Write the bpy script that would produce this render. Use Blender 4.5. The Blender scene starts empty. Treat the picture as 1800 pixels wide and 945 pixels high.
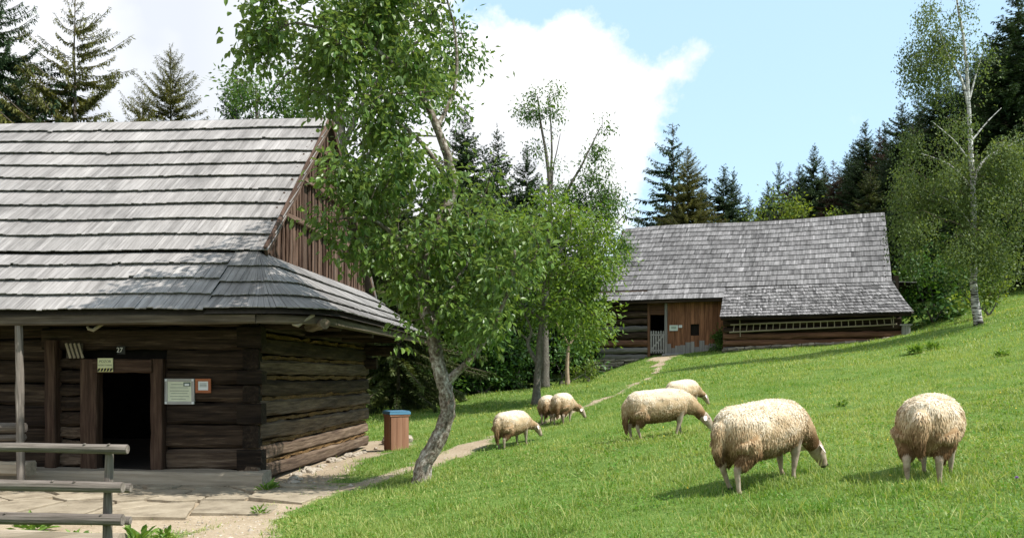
import bpy, math, random
import numpy as np
from mathutils import Vector, Matrix
random.seed(5)
rng = np.random.default_rng(7)
R = math.radians
sc = bpy.context.scene
COL = sc.collection
F0 = 1500.0; HZ = 655.0; EYE = 1.65
def P(px, py, Y):
    """point at distance Y seen at photo pixel (px, py)"""
    return np.array([(px-900)/F0*Y, Y, EYE+(HZ-py)/F0*Y])
A3 = lambda *a: np.array(a, float)
def nrm(v):
    v = np.asarray(v, float)
    return v/np.maximum(np.linalg.norm(v, axis=-1, keepdims=True), 1e-9)
# ------------------------------------------------------------ mesh builder
class MB:
    def __init__(s): s.v=[]; s.f=[]; s.t=[]; s.g=[]; s.n=0
    def add(s, v, f, tint=.5, gr=None, mat=0):
        v = np.asarray(v, float).reshape(-1,3); N=len(v)
        if not isinstance(f, (list, tuple)): f=[f]
        for a in f:
            a = np.asarray(a, np.int64)
            if a.ndim==1: a=a[None]
            s.f.append((a+s.n, mat))
        s.v.append(v); s.t.append(np.broadcast_to(np.asarray(tint, float), (N,)))
        s.g.append(v if gr is None else np.asarray(gr, float).reshape(-1,3)); s.n+=N
    def build(s, name, mats, parent=None, smooth=False, loc=None, off=None):
        me = bpy.data.meshes.new(name)
        v = np.concatenate(s.v)
        if off is not None: v = v-np.asarray(off)
        me.vertices.add(len(v)); me.vertices.foreach_set('co', v.astype(np.float32).ravel())
        li = np.concatenate([a.ravel() for a,_ in s.f]).astype(np.int32)
        ln = np.concatenate([np.full(len(a), a.shape[1]) for a,_ in s.f]).astype(np.int32)
        mi = np.concatenate([np.full(len(a), m) for a,m in s.f]).astype(np.int32)
        st = np.concatenate([[0], np.cumsum(ln)[:-1]]).astype(np.int32)
        me.loops.add(len(li)); me.loops.foreach_set('vertex_index', li)
        me.polygons.add(len(ln)); me.polygons.foreach_set('loop_start', st); me.polygons.foreach_set('loop_total', ln)
        if not isinstance(mats, (list,tuple)): mats=[mats]
        for m in mats: me.materials.append(m)
        me.polygons.foreach_set('material_index', mi)
        me.polygons.foreach_set('use_smooth', np.full(len(ln), bool(smooth)))
        me.update(calc_edges=True)
        a = me.attributes.new('tint','FLOAT','POINT'); a.data.foreach_set('value', np.concatenate(s.t).astype(np.float32))
        a = me.attributes.new('gr','FLOAT_VECTOR','POINT'); a.data.foreach_set('vector', np.concatenate(s.g).astype(np.float32).ravel())
        return link(name, me, parent, loc)
def link(name, me, parent=None, loc=None):
    o = bpy.data.objects.new(name, me); COL.objects.link(o)
    if parent is not None: o.parent = parent
    if loc is not None: o.location = Vector(loc)
    return o
def thing(name, label, cat, loc=(0,0,0), rotz=0, group=None):
    o = bpy.data.objects.new(name, None); COL.objects.link(o)
    o.empty_display_size=.2; o.location=Vector(loc); o.rotation_euler=(0,0,rotz)
    return tag(o, label, cat, group)
def tag(o, label=None, cat=None, group=None, kind=None):
    if label: o['label']=label
    if cat: o['category']=cat
    if group: o['group']=group
    if kind: o['kind']=kind
    return o
def copy_thing(o, loc, rotz=0, label=None, scale=None):
    r=o.copy(); COL.objects.link(r); r.location=Vector(loc); r.rotation_euler=(0,0,rotz)
    if scale is not None: r.scale=scale
    if label: r['label']=label
    for ch in list(o.children):
        c=ch.copy(); COL.objects.link(c); c.parent=r
        for g in ch.children:
            d=g.copy(); COL.objects.link(d); d.parent=c
    return r
# ------------------------------------------------------------ shapes
def basis(d, up):
    d=nrm(d); s=nrm(np.cross(d, up)); return d, s, np.cross(s, d)
def sweep(mb, pts, sec, up=(0,0,1), scale=None, wob=0., tint=.5, mat=0, cap=True, glen=.06, rel=False):
    """sec (K,2) cross-section in (side,up); pts (n,3)"""
    pts=np.asarray(pts,float); n=len(pts); K=len(sec); so=rng.uniform(-50,50,3)
    up=np.asarray(up,float); V=[]; G=[]; al=0
    for i in range(n):
        d=pts[min(i+1,n-1)]-pts[max(i-1,0)]
        d,s,u=basis(d, up)
        k=sec if scale is None else sec*np.asarray(scale[i])
        k=(k*(1+rng.normal(0,1,(K,1))*wob) if rel else k+rng.normal(0,1,(K,2))*wob) if wob else k
        V.append(pts[i]+k[:,:1]*s+k[:,1:]*u)
        if i: al+=np.linalg.norm(pts[i]-pts[i-1])
        G.append(np.c_[k, np.full(K, al*glen)]+so)
    V=np.concatenate(V); G=np.concatenate(G)
    i=np.arange(n-1)[:,None]*K; j=np.arange(K)[None]; j2=(j+1)%K
    F=np.stack([i+j, i+j2, i+K+j2, i+K+j],-1).reshape(-1,4)
    fs=[F]
    if cap:
        V=np.concatenate([V, pts[:1], pts[-1:]]); G=np.concatenate([G, so[None], so[None]+[0,0,al*glen]])
        c0=n*K; jj=np.arange(K)
        fs.append(np.stack([np.full(K,c0), (jj+1)%K, jj],-1)); fs.append(np.stack([np.full(K,c0+1), (n-1)*K+jj, (n-1)*K+(jj+1)%K],-1))
    mb.add(V, fs, tint, G, mat)
def rsec(w,h,r=.2):
    a,b=w/2,h/2; c=min(a,b)*r*2
    return np.array([(a-c,-b),(a,-b+c),(a,b-c),(a-c,b),(-a+c,b),(-a,b-c),(-a,-b+c),(-a+c,-b)])
def csec(r,n=10):
    t=np.arange(n)*2*np.pi/n; return np.c_[np.cos(t), np.sin(t)]*r
def beam(mb,p0,p1,w,h,up=(0,0,1),nseg=6,wob=.006,r=.18,tint=None,mat=0,bow=0.):
    p0=np.asarray(p0,float); p1=np.asarray(p1,float); t=np.linspace(0,1,nseg+1)[:,None]
    pts=p0+(p1-p0)*t+np.asarray(up)*(bow*4*t*(1-t))
    sweep(mb,pts,rsec(w,h,r),up,None,wob,rng.uniform(.25,.75) if tint is None else tint,mat)
def pole(mb,p0,p1,r0,r1=None,n=10,nseg=6,wob=.004,tint=None,mat=0,bend=0.):
    p0=np.asarray(p0,float); p1=np.asarray(p1,float); r1=r0 if r1 is None else r1
    d=p1-p0; up=(0,0,1) if abs(nrm(d)[2])<.9 else (0,1,0)
    t=np.linspace(0,1,nseg+1)[:,None]; _,s,u=basis(d,up)
    ph=rng.uniform(0,6.28)
    pts=p0+d*t+(s*math.cos(ph)+u*math.sin(ph))*bend*np.sin(t*np.pi*1.5+ph)
    sweep(mb,pts,csec(1,n),up,[(r0+(r1-r0)*x) for x in t[:,0]],wob/max(r0,.01)*r0,rng.uniform(.3,.7) if tint is None else tint,mat)
def tube(mb,pts,rad,n=8,wob=0.,tint=.5,mat=0,cap=True):
    pts=np.asarray(pts,float); d=pts[-1]-pts[0]
    up=(0,0,1) if abs(nrm(d)[2])<.8 else (0,1,0)
    sweep(mb,pts,csec(1,n),up,list(rad),wob,tint,mat,cap,glen=.7,rel=True)
BOXF=np.array([(0,1,3,2),(4,6,7,5),(0,4,5,1),(2,3,7,6),(0,2,6,4),(1,5,7,3)])
def box(mb,c,h,ax=None,tint=.5,mat=0,grain=2):
    """box centre c, half sizes h, axes rows ax; grain = index of the long axis"""
    ax=np.eye(3) if ax is None else np.asarray(ax,float)
    l=np.array([(x,y,z) for x in (-1,1) for y in (-1,1) for z in (-1,1)],float)*np.asarray(h,float)
    g=l.copy(); g[:,grain]*=.06; g+=rng.uniform(-50,50,3)
    mb.add(np.asarray(c,float)+l@ax, BOXF, tint, g, mat)
def smooth_path(pts, m=6):
    pts=np.asarray(pts,float); n=len(pts); out=[]
    for i in range(n-1):
        p0=pts[max(i-1,0)];p1=pts[i];p2=pts[i+1];p3=pts[min(i+2,n-1)]
        for k in range(m):
            t=k/m
            out.append(.5*((2*p1)+(-p0+p2)*t+(2*p0-5*p1+4*p2-p3)*t*t+(-p0+3*p1-3*p2+p3)*t**3))
    out.append(pts[-1]); return np.array(out)
def leaves(mb,c,d,n,L,W,tint,mat=0,low=False,droop=.12):
    c=np.asarray(c,float); N=len(c); d=nrm(d); s=nrm(np.cross(d,n)); n=np.cross(s,d)
    L=np.broadcast_to(L,(N,))[:,None]; W=np.broadcast_to(W,(N,))[:,None]; tint=np.broadcast_to(tint,(N,))
    if low:
        V=np.stack([c, c+d*L*.45+s*W*.5, c+d*L, c+d*L*.45-s*W*.5],1); K=4
        f=np.array([[0,1,2,3]])
    else:
        V=np.stack([c, c+d*L*.3+s*W*.5+n*W*.14, c+d*L*.68+s*W*.4+n*W*.1, c+d*L-n*L*droop, c+d*L*.68-s*W*.4+n*W*.1, c+d*L*.3-s*W*.5+n*W*.14],1); K=6
        f=np.array([[0,1,2,3],[0,3,4,5]])
    Fa=(np.arange(N)[:,None,None]*K+f[None]).reshape(-1,4)
    mb.add(V.reshape(-1,3), Fa, np.repeat(tint,K), None, mat)
def rdir(N):
    return nrm(rng.normal(size=(N,3)))
# ------------------------------------------------------------ materials
def mk(name):
    m=bpy.data.materials.new(name); m.use_nodes=True; nt=m.node_tree
    for x in list(nt.nodes): nt.nodes.remove(x)
    return m, nt, nt.nodes, nt.links
def nd(N,t,**k):
    x=N.new(t)
    for a,b in k.items():
        if hasattr(x,a): setattr(x,a,b)
        else: x.inputs[a].default_value=b
    return x
def ramp(N,Lk,src,stops):
    r=N.new('ShaderNodeValToRGB'); e=r.color_ramp.elements
    while len(e)<len(stops): e.new(.5)
    for i,(p,c) in enumerate(stops):
        e[i].position=p; e[i].color=(*c,1) if len(c)==3 else c
    Lk.new(src, r.inputs[0]); return r
def mixc(N,Lk,fac,a,b,mode='MIX'):
    x=N.new('ShaderNodeMix'); x.data_type='RGBA'; x.blend_type=mode
    for s,v in ((x.inputs[0],fac),(x.inputs[6],a),(x.inputs[7],b)):
        if isinstance(v,(int,float)): s.default_value=v
        elif isinstance(v,(tuple,list)): s.default_value=(*v[:3],1)
        else: Lk.new(v,s)
    return x.outputs[2]
def math2(N,Lk,op,a,b=None,clamp=False):
    x=N.new('ShaderNodeMath'); x.operation=op; x.use_clamp=clamp
    for i,v in enumerate((a,b)):
        if v is None: continue
        if isinstance(v,(int,float)): x.inputs[i].default_value=v
        else: Lk.new(v,x.inputs[i])
    return x.outputs[0]
def attr(N,name):
    a=N.new('ShaderNodeAttribute'); a.attribute_name=name; return a
def noise(N,Lk,vec,scale,detail=5,rough=.6):
    x=N.new('ShaderNodeTexNoise'); x.inputs['Scale'].default_value=scale; x.inputs['Detail'].default_value=detail; x.inputs['Roughness'].default_value=rough
    if vec is not None: Lk.new(vec,x.inputs['Vector'])
    return x.outputs['Fac']
def out(N,Lk,sh):
    o=N.new('ShaderNodeOutputMaterial'); Lk.new(sh,o.inputs[0])
def pbsdf(N,Lk,col,rough=.8,spec=.3,height=None,bs=.3,bd=.02):
    b=N.new('ShaderNodeBsdfPrincipled')
    if isinstance(col,(tuple,list)): b.inputs['Base Color'].default_value=(*col,1)
    else: Lk.new(col,b.inputs['Base Color'])
    b.inputs['Roughness'].default_value=rough; b.inputs['Specular IOR Level'].default_value=spec
    if height is not None:
        u=N.new('ShaderNodeBump'); u.inputs['Strength'].default_value=bs; u.inputs['Distance'].default_value=bd
        Lk.new(height,u.inputs['Height']); Lk.new(u.outputs[0],b.inputs['Normal'])
    return b.outputs[0]
def wood(name,stops,sc1=30,sc2=5,rough=.85,tvar=.8,bs=.5,bd=.012,spec=.2,stain=None):
    m,nt,N,Lk=mk(name); g=attr(N,'gr').outputs['Vector']; t=attr(N,'tint').outputs['Fac']
    a=noise(N,Lk,g,sc1,8,.65); b=noise(N,Lk,g,sc2,4)
    f=math2(N,Lk,'ADD',math2(N,Lk,'MULTIPLY',a,.62),math2(N,Lk,'MULTIPLY',b,.38))
    c=ramp(N,Lk,f,stops).outputs[0]
    k=math2(N,Lk,'ADD',math2(N,Lk,'MULTIPLY',t,tvar),1-tvar*.5)
    if stain:      # old weather stains, lichen and algae over many shingles
        mp=N.new('ShaderNodeMapping'); mp.inputs['Scale'].default_value=(1,.45,.45); Lk.new(N.new('ShaderNodeTexCoord').outputs['Object'],mp.inputs[0])
        f1=noise(N,Lk,mp.outputs[0],stain,7,.62); f2=noise(N,Lk,mp.outputs[0],stain*7,4,.6)
        k=math2(N,Lk,'MULTIPLY',k,ramp(N,Lk,math2(N,Lk,'ADD',math2(N,Lk,'MULTIPLY',f1,.7),math2(N,Lk,'MULTIPLY',f2,.3)),[(.34,(.62,.62,.62)),(.50,(1,1,1)),(.66,(1.18,1.18,1.18))]).outputs[0])
    hs=N.new('ShaderNodeHueSaturation'); Lk.new(k,hs.inputs['Value']); Lk.new(c,hs.inputs['Color'])
    out(N,Lk,pbsdf(N,Lk,hs.outputs[0],rough,spec,a,bs,bd)); return m
def foliage(name,ca,cb,tr=.35,rough=.45,spec=.35,trc=None,back=None):
    m,nt,N,Lk=mk(name); t=attr(N,'tint').outputs['Fac']
    c=mixc(N,Lk,t,ca,cb)
    if back: c=mixc(N,Lk,N.new('ShaderNodeNewGeometry').outputs['Backfacing'],c,back)
    s=pbsdf(N,Lk,c,rough,spec)
    tl=N.new('ShaderNodeBsdfTranslucent')
    tc=mixc(N,Lk,1.0,c,trc or (1.5,1.35,.7),'MULTIPLY'); Lk.new(tc,tl.inputs[0])
    mx=N.new('ShaderNodeMixShader'); mx.inputs[0].default_value=tr; Lk.new(s,mx.inputs[1]); Lk.new(tl.outputs[0],mx.inputs[2])
    out(N,Lk,mx.outputs[0]); return m
def plain(name,col,rough=.7,spec=.3,var=.25,scale=8):
    m,nt,N,Lk=mk(name); tc=N.new('ShaderNodeTexCoord').outputs['Object']
    f=noise(N,Lk,tc,scale,6)
    c=ramp(N,Lk,f,[(.3,[x*(1-var) for x in col]),(.7,[min(1,x*(1+var)) for x in col])]).outputs[0]
    out(N,Lk,pbsdf(N,Lk,c,rough,spec,f,.2,.005)); return m
M={}
M['shingle']=wood('silver_shingle',[(.26,(.085,.076,.069)),(.42,(.22,.205,.193)),(.56,(.295,.277,.262)),(.75,(.38,.36,.343))],26,5,.8,.6,stain=.9)
M['shingle_hut']=wood('grey_shingle',[(.25,(.06,.057,.056)),(.45,(.145,.14,.137)),(.6,(.23,.22,.218)),(.78,(.34,.33,.325))],22,4,.85,1.2,stain=.6)
M['deck']=wood('roof_deck',[(.3,(.03,.025,.02)),(.7,(.08,.065,.05))])
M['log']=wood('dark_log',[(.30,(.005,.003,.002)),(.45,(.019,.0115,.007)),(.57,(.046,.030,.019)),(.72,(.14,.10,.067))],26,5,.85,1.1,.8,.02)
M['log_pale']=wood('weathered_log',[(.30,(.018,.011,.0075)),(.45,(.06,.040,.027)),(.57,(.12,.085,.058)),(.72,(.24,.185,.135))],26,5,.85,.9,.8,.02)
M['logred']=wood('red_log',[(.25,(.022,.012,.008)),(.45,(.09,.045,.027)),(.62,(.17,.085,.05)),(.8,(.27,.16,.10))],24,5,.85,1.0,.8,.02)
M['jamb']=wood('door_frame_wood',[(.3,(.014,.008,.005)),(.5,(.045,.024,.015)),(.7,(.12,.075,.05))],24,5,.75,.5)
M['board']=wood('gable_board',[(.30,(.014,.009,.006)),(.42,(.055,.031,.021)),(.56,(.115,.073,.052)),(.74,(.27,.21,.165))],24,4,.85,1.1)
M['eave']=wood('eave_wood',[(.3,(.03,.023,.016)),(.5,(.10,.078,.055)),(.72,(.22,.18,.13))],26,5,.85,.6)
M['rail']=wood('grey_rail',[(.30,(.035,.029,.024)),(.45,(.115,.096,.08)),(.58,(.19,.163,.138)),(.72,(.29,.255,.22))],40,6,.8,.6)
M['plank']=wood('plank_red',[(.28,(.03,.015,.009)),(.42,(.13,.058,.031)),(.58,(.27,.125,.066)),(.75,(.40,.23,.14))],24,4,.85,1.1)
M['greywood']=wood('grey_wood',[(.25,(.08,.075,.07)),(.5,(.22,.21,.20)),(.75,(.36,.345,.33))],24,4,.85,.7)
M['greylog']=wood('grey_log',[(.25,(.05,.045,.04)),(.5,(.13,.12,.108)),(.75,(.25,.235,.215))],24,4,.85,.7)
M['hive']=wood('hive_wood',[(.25,(.13,.06,.035)),(.5,(.27,.135,.08)),(.75,(.38,.22,.14))],20,4,.75,.5)
M['palehive']=wood('pale_hive_wood',[(.25,(.22,.16,.12)),(.5,(.38,.29,.22)),(.75,(.52,.42,.33))],20,4,.75,.4)
M['sill']=wood('sill_wood',[(.25,(.13,.105,.075)),(.5,(.28,.235,.175)),(.75,(.42,.36,.28))],22,4,.85,.5)
M['bark']=wood('apple_bark',[(.34,(.035,.025,.017)),(.45,(.14,.108,.08)),(.53,(.27,.235,.19)),(.62,(.52,.48,.42))],26,7,.95,.5,1.,.035)
M['barkdark']=wood('grey_bark',[(.3,(.05,.042,.034)),(.5,(.13,.115,.095)),(.75,(.25,.23,.2))],16,5,.95,.5,1.,.03)
M['barkspruce']=wood('spruce_bark',[(.3,(.04,.03,.022)),(.5,(.10,.08,.062)),(.75,(.19,.16,.13))],14,5,.95,.5,1.,.03)
M['barkpale']=wood('pale_bark',[(.3,(.18,.12,.08)),(.5,(.36,.26,.18)),(.75,(.5,.4,.3))],14,5,.95,.5)
M['twig']=plain('twig_bark',(.10,.078,.055),.9)
M['stone']=plain('field_stone',(.36,.31,.245),.9,.2,.45,9)
M['backing']=plain('dark_backing',(.015,.012,.010),.95,.1)  # near-black panels added behind the walls: block light leaks, shade set in colour
M['black']=plain('black_paint',(.015,.015,.015),.5)
M['apple']=foliage('apple_leaf',(.055,.125,.018),(.20,.30,.06),.45,.36,.4,None,(.115,.175,.055))
M['ash']=foliage('ash_leaf',(.04,.10,.016),(.125,.215,.04),.33,.45,.4)
M['plum']=foliage('plum_leaf',(.06,.13,.018),(.20,.29,.05),.42,.42,.4)
M['young']=foliage('young_leaf',(.06,.12,.018),(.24,.30,.045),.38,.45,.35)
M['birch']=foliage('birch_leaf',(.055,.095,.026),(.155,.205,.068),.40,.55,.25)
M['shrub']=foliage('shrub_leaf',(.03,.085,.016),(.10,.19,.035),.3,.5,.3)
M['spruce']=foliage('spruce_needle',(.016,.038,.016),(.068,.112,.04),.12,.6,.25)
M['spruceolive']=foliage('spruce_needle_olive',(.055,.066,.016),(.19,.19,.05),.25,.6,.25)
M['sprucebrown']=foliage('spruce_needle_brown',(.035,.022,.013),(.085,.055,.035),.1,.7,.2)
M['sprucelight']=foliage('spruce_needle_light',(.035,.055,.015),(.11,.135,.035),.15,.6,.25)
M['grass']=foliage('grass_blade',(.09,.215,.020),(.46,.47,.17),.4,.5,.25,(1.3,1.25,.6))
M['weed']=foliage('weed_leaf',(.08,.17,.025),(.22,.34,.07),.35,.45,.3)
M['white']=plain('white_paint',(.72,.71,.68),.5,.4,.06)
# ------------------------------------------------------------ terrain
CP=[]
for px,py,Y in [(460,852,12.9),(655,785,19.6),(300,850,12.9),(500,945,8.5),(620,870,11.2),(742,848,11.7),(697,790,18.3),
    (1360,850,7.5),(1640,850,7.0),(1165,766,12),(1205,724,18),(970,747,19.5),(905,787,15.5),(942,711,27),(958,684,33),(998,677,32),
    (1047,660,42.3),(1130,628,42),(1190,622,41.3),(1290,612,40.2),(1590,592,37.8),(1720,570,30),(1800,537,34),(740,717,32),(860,693,32.5),
    (1200,945,5.6),(800,945,7.0),(1650,610,27),(1400,655,24),(1790,660,16),(1790,760,10),(1500,760,11),(1060,702,24),(870,766,16.6),(700,840,12.6),(1150,664,31)]:
    CP.append(P(px,py,Y))
for p in [(0,0,.0),(-8,3,-.05),(-15,8,-.06),(-15,20,-.03),(-12,32,.2),(-22,45,.6),(-8,45,.8),(8,0,1.9),(3,1,.62),(16,6,3.6),(26,20,5.0),(30,34,6.2),(24,45,5.6),(2,48,1.9),(10,50,3.2),(18,52,4.6),(-5,60,1.6),(12,70,4.2),(30,60,7.6),(30,80,8.4),(-30,20,0),(-30,70,1.5),(0,90,3.5),(0,-12,-.6),(-20,-10,-.4),(20,-10,3.2)]:
    CP.append(A3(*p))
CP=np.array(CP); sel=CP[:,:2]
def _k(r2): return .5*r2*np.log(r2+1e-9)
_d=((sel[:,None]-sel[None])**2).sum(-1); _n=len(CP)
_A=np.zeros((_n+3,_n+3)); _A[:_n,:_n]=_k(_d)+np.eye(_n)*.35; _A[:_n,_n]=1; _A[:_n,_n+1:]=sel; _A[_n:,:_n]=_A[:_n,_n:].T
_w=np.linalg.solve(_A,np.r_[CP[:,2],0,0,0])
def gz(x,y):
    x=np.asarray(x,float); y=np.asarray(y,float); sh=np.broadcast(x,y).shape
    x=np.broadcast_to(x,sh).ravel(); y=np.broadcast_to(y,sh).ravel()
    cx=np.clip(x,-32,32); cy=np.clip(y,-12,90); o=np.empty(len(cx))
    for i in range(0,len(cx),20000):
        a=np.c_[cx[i:i+20000],cy[i:i+20000]]
        o[i:i+20000]=_k(((a[:,None]-sel[None])**2).sum(-1))@_w[:_n]+_w[_n]+a@_w[_n+1:]
    flat=1/(1+np.exp(np.clip((x+2.6)*3,-40,40)))          # trodden level ground by the house
    o+= (1-flat*.8)*(.018*np.sin(x*2.3+1.3*np.sin(y*1.1))*np.sin(y*1.9+.7)+.012*np.sin(x*5.1+y*2.7)+.03*np.sin(x*.7+2)*np.sin(y*.6))
    return o.reshape(sh)
def G(x,y,dz=0.): return A3(x,y,float(gz(x,y))+dz)
def GP(px,Y,dz=0.): return G((px-900)/F0*Y,Y,dz)
def vnoise(x,y,s,seed=0):
    """smooth value noise in numpy, 0..1"""
    x=np.asarray(x)/s+seed*13.7; y=np.asarray(y)/s+seed*7.3
    i=np.floor(x).astype(int); j=np.floor(y).astype(int); fx=x-i; fy=y-j
    fx=fx*fx*(3-2*fx); fy=fy*fy*(3-2*fy)
    h=lambda a,b: np.modf(np.abs(np.sin(a*127.1+b*311.7+seed*17.)*43758.5453))[0]
    return (h(i,j)*(1-fx)+h(i+1,j)*fx)*(1-fy)+(h(i,j+1)*(1-fx)+h(i+1,j+1)*fx)*fy
PATH=np.array([P(px,py,Y)[:2] for px,py,Y in [(360,955,8.3),(455,903,10.1),(570,868,11.6),(690,838,12.7),(770,800,14.6),(860,768,16.8),(935,742,19.4),(1000,718,22),(1080,696,25.5),(1140,672,30.5),(1160,640,37),(1165,625,41)]])
PW=np.array([.38,.36,.36,.24,.25,.27,.25,.19,.13,.11,.14,.4])
def segd(x,y,pl,w):
    best=np.full(x.shape,1e9)
    for a,b,wa,wb in zip(pl[:-1],pl[1:],w[:-1],w[1:]):
        d=b-a; t=np.clip(((x-a[0])*d[0]+(y-a[1])*d[1])/(d@d),0,1)
        q=np.hypot(x-a[0]-t*d[0],y-a[1]-t*d[1])-(wa+(wb-wa)*t)
        best=np.minimum(best,q)
    return best
H0=A3(-3.8,12.9,-.05); HYAW=-.072          # corner of the near house
_c,_s=math.cos(HYAW),math.sin(HYAW)
def hloc(x,y):
    dx=np.asarray(x)-H0[0]; dy=np.asarray(y)-H0[1]; return dx*_c+dy*_s, -dx*_s+dy*_c
def dirt(x,y):
    """0 grass .. 1 bare soil"""
    x=np.asarray(x,float); y=np.asarray(y,float)
    nz=(vnoise(x,y,.9,1)-.5)*.7+(vnoise(x,y,.28,2)-.5)*.35
    a=np.clip(.5-(segd(x,y,PATH,PW)+nz*.8)/.5,0,1)
    lx,ly=hloc(x,y)
    dx=np.maximum(np.maximum(lx-.0,-10-lx),0); dy=np.maximum(np.maximum(ly-7.2,-3.0-ly),0)
    b=np.clip(.62-(np.hypot(dx,dy)-.85+nz*1.1)/.8,0,1)
    dd=np.hypot((x-7.1)/2.6,(y-40.8)/1.2); c=np.clip(.8-dd+nz*.6,0,1)
    return np.maximum(np.maximum(a,b),c)
# ------------------------------------------------------------ ground
def ground_mat(name):
    m,nt,N,Lk=mk(name); tc=N.new('ShaderNodeTexCoord').outputs['Object']
    d=attr(N,'tint').outputs['Fac']
    n1=noise(N,Lk,tc,1.2,6); n2=noise(N,Lk,tc,22,6,.7); n3=noise(N,Lk,tc,.35,3)
    gf=math2(N,Lk,'ADD',math2(N,Lk,'MULTIPLY',n2,.6),math2(N,Lk,'MULTIPLY',n1,.4))
    gc=ramp(N,Lk,gf,[(.3,(.045,.085,.016)),(.5,(.10,.17,.032)),(.7,(.19,.235,.065))]).outputs[0]
    dc=ramp(N,Lk,gf,[(.3,(.21,.155,.10)),(.5,(.36,.285,.195)),(.72,(.50,.42,.31))]).outputs[0]
    k=math2(N,Lk,'ADD',d,math2(N,Lk,'MULTIPLY',math2(N,Lk,'SUBTRACT',n2,.5),.9))
    k=ramp(N,Lk,k,[(.40,(0,0,0)),(.60,(1,1,1))]).outputs[0]
    c=mixc(N,Lk,k,gc,dc)
    out(N,Lk,pbsdf(N,Lk,c,.95,.1,n2,.6,.03)); return m
M['ground']=ground_mat('meadow_ground'); M['dirt']=M['ground']
def axis(segs):
    o=[]
    for a,b,s in segs: o+=list(np.arange(a,b,s))
    return np.array(o+[segs[-1][1]])
xs=axis([(-400,-60,40),(-60,-16,4),(-16,-8,.6),(-8,6,.16),(6,14,.3),(14,34,1),(34,60,4),(60,400,40)])
ys=axis([(-60,0,5),(0,4,.5),(4,20,.16),(20,45,.4),(45,70,1.5),(70,100,5),(100,500,50)])
X,Y=np.meshgrid(xs,ys); Z=gz(X,Y); D=dirt(X,Y)
gm=MB(); nx=len(xs); ii=(np.arange(len(ys)-1)[:,None]*nx+np.arange(nx-1)[None])
gm.add(np.c_[X.ravel(),Y.ravel(),Z.ravel()],np.stack([ii,ii+1,ii+nx+1,ii+nx],-1).reshape(-1,4),D.ravel())
o=gm.build('meadow_ground',M['ground'],smooth=True); tag(o,kind='structure')
# the trodden path: a thin sheet 5 mm above the meadow along the track
pp=smooth_path(np.c_[PATH,np.zeros(len(PATH))],10)[:,:2]; pw=np.interp(np.linspace(0,1,len(pp)),np.linspace(0,1,len(PW)),PW)
tg=nrm(np.gradient(pp,axis=0)); sd=np.c_[-tg[:,1],tg[:,0]]
K=13; ww=np.linspace(-1,1,K)
px_=(pp[:,None]+sd[:,None]*(ww[None,:,None]*(pw[:,None,None]+.10)))
pz=gz(px_[...,0],px_[...,1])+.005+.0
pm=MB(); ii=(np.arange(len(pp)-1)[:,None]*K+np.arange(K-1)[None])
pm.add(np.concatenate([px_,pz[...,None]],-1).reshape(-1,3),np.stack([ii,ii+K,ii+K+1,ii+1],-1).reshape(-1,4),dirt(px_[...,0],px_[...,1]).ravel())
o=pm.build('path',M['dirt'],smooth=True); tag(o,kind='structure')
# flagstones in front of the door: irregular slabs, joints of bare earth and weeds
def paving():
    mb=MB(); pts=[]
    for i in range(9):
        for j in range(7):
            pts.append((-5.3+i*.72+rng.uniform(-.24,.24)+(j%2)*.3, -2.0+j*.52+rng.uniform(-.16,.16)))
    pts=np.array(pts)
    for k,c in enumerate(pts):
        # clip a square cell against bisectors with all neighbours
        poly=[A3(*c)+A3(a*.8,b*.8) for a,b in ((-1,-1),(1,-1),(1,1),(-1,1))]
        for q,cc in enumerate(pts):
            if q==k: continue
            nn=cc-c; dd=np.linalg.norm(nn)
            if dd>2: continue
            nn/=dd; lim=dd/2-.026
            new=[]
            for a,b in zip(poly,poly[1:]+poly[:1]):
                da=(a-c)@nn-lim; db=(b-c)@nn-lim
                if da<=0: new.append(a)
                if da*db<0: new.append(a+(b-a)*da/(da-db))
            poly=new
            if len(poly)<3: break
        if len(poly)<3: continue
        lo,hi=-3.9,-.40
        poly=[A3(p[0],min(max(p[1],lo),hi)) for p in poly]
        # ragged outline
        rag=[]
        for a,b in zip(poly,poly[1:]+poly[:1]):
            for t in (0,.33,.66): rag.append(a+(b-a)*t+rng.normal(0,.012,2))
        rag=np.array(rag)
        wx=H0[0]+rag[:,0]*_c-rag[:,1]*_s; wy=H0[1]+rag[:,0]*_s+rag[:,1]*_c
        cz=gz(np.mean(wx),np.mean(wy))+.035+rng.uniform(-.008,.008); m=len(rag); tl=rng.normal(0,.006,2)
        top=np.c_[wx,wy,cz+(rag-rag.mean(0))@tl]; bot=top-A3(0,0,.09); cen=top.mean(0)+A3(0,0,.004)
        inn=cen+(top-cen)*.93; inn[:,2]+=.006
        V=np.concatenate([bot,top,inn,cen[None]]); j=np.arange(m); j2=(j+1)%m
        f=[np.stack([j,j2,m+j2,m+j],-1),np.stack([m+j,m+j2,2*m+j2,2*m+j],-1),np.stack([2*m+j,2*m+j2,np.full(m,3*m)],-1)]
        mb.add(V,f,rng.uniform(.2,.8))
    return mb
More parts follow.
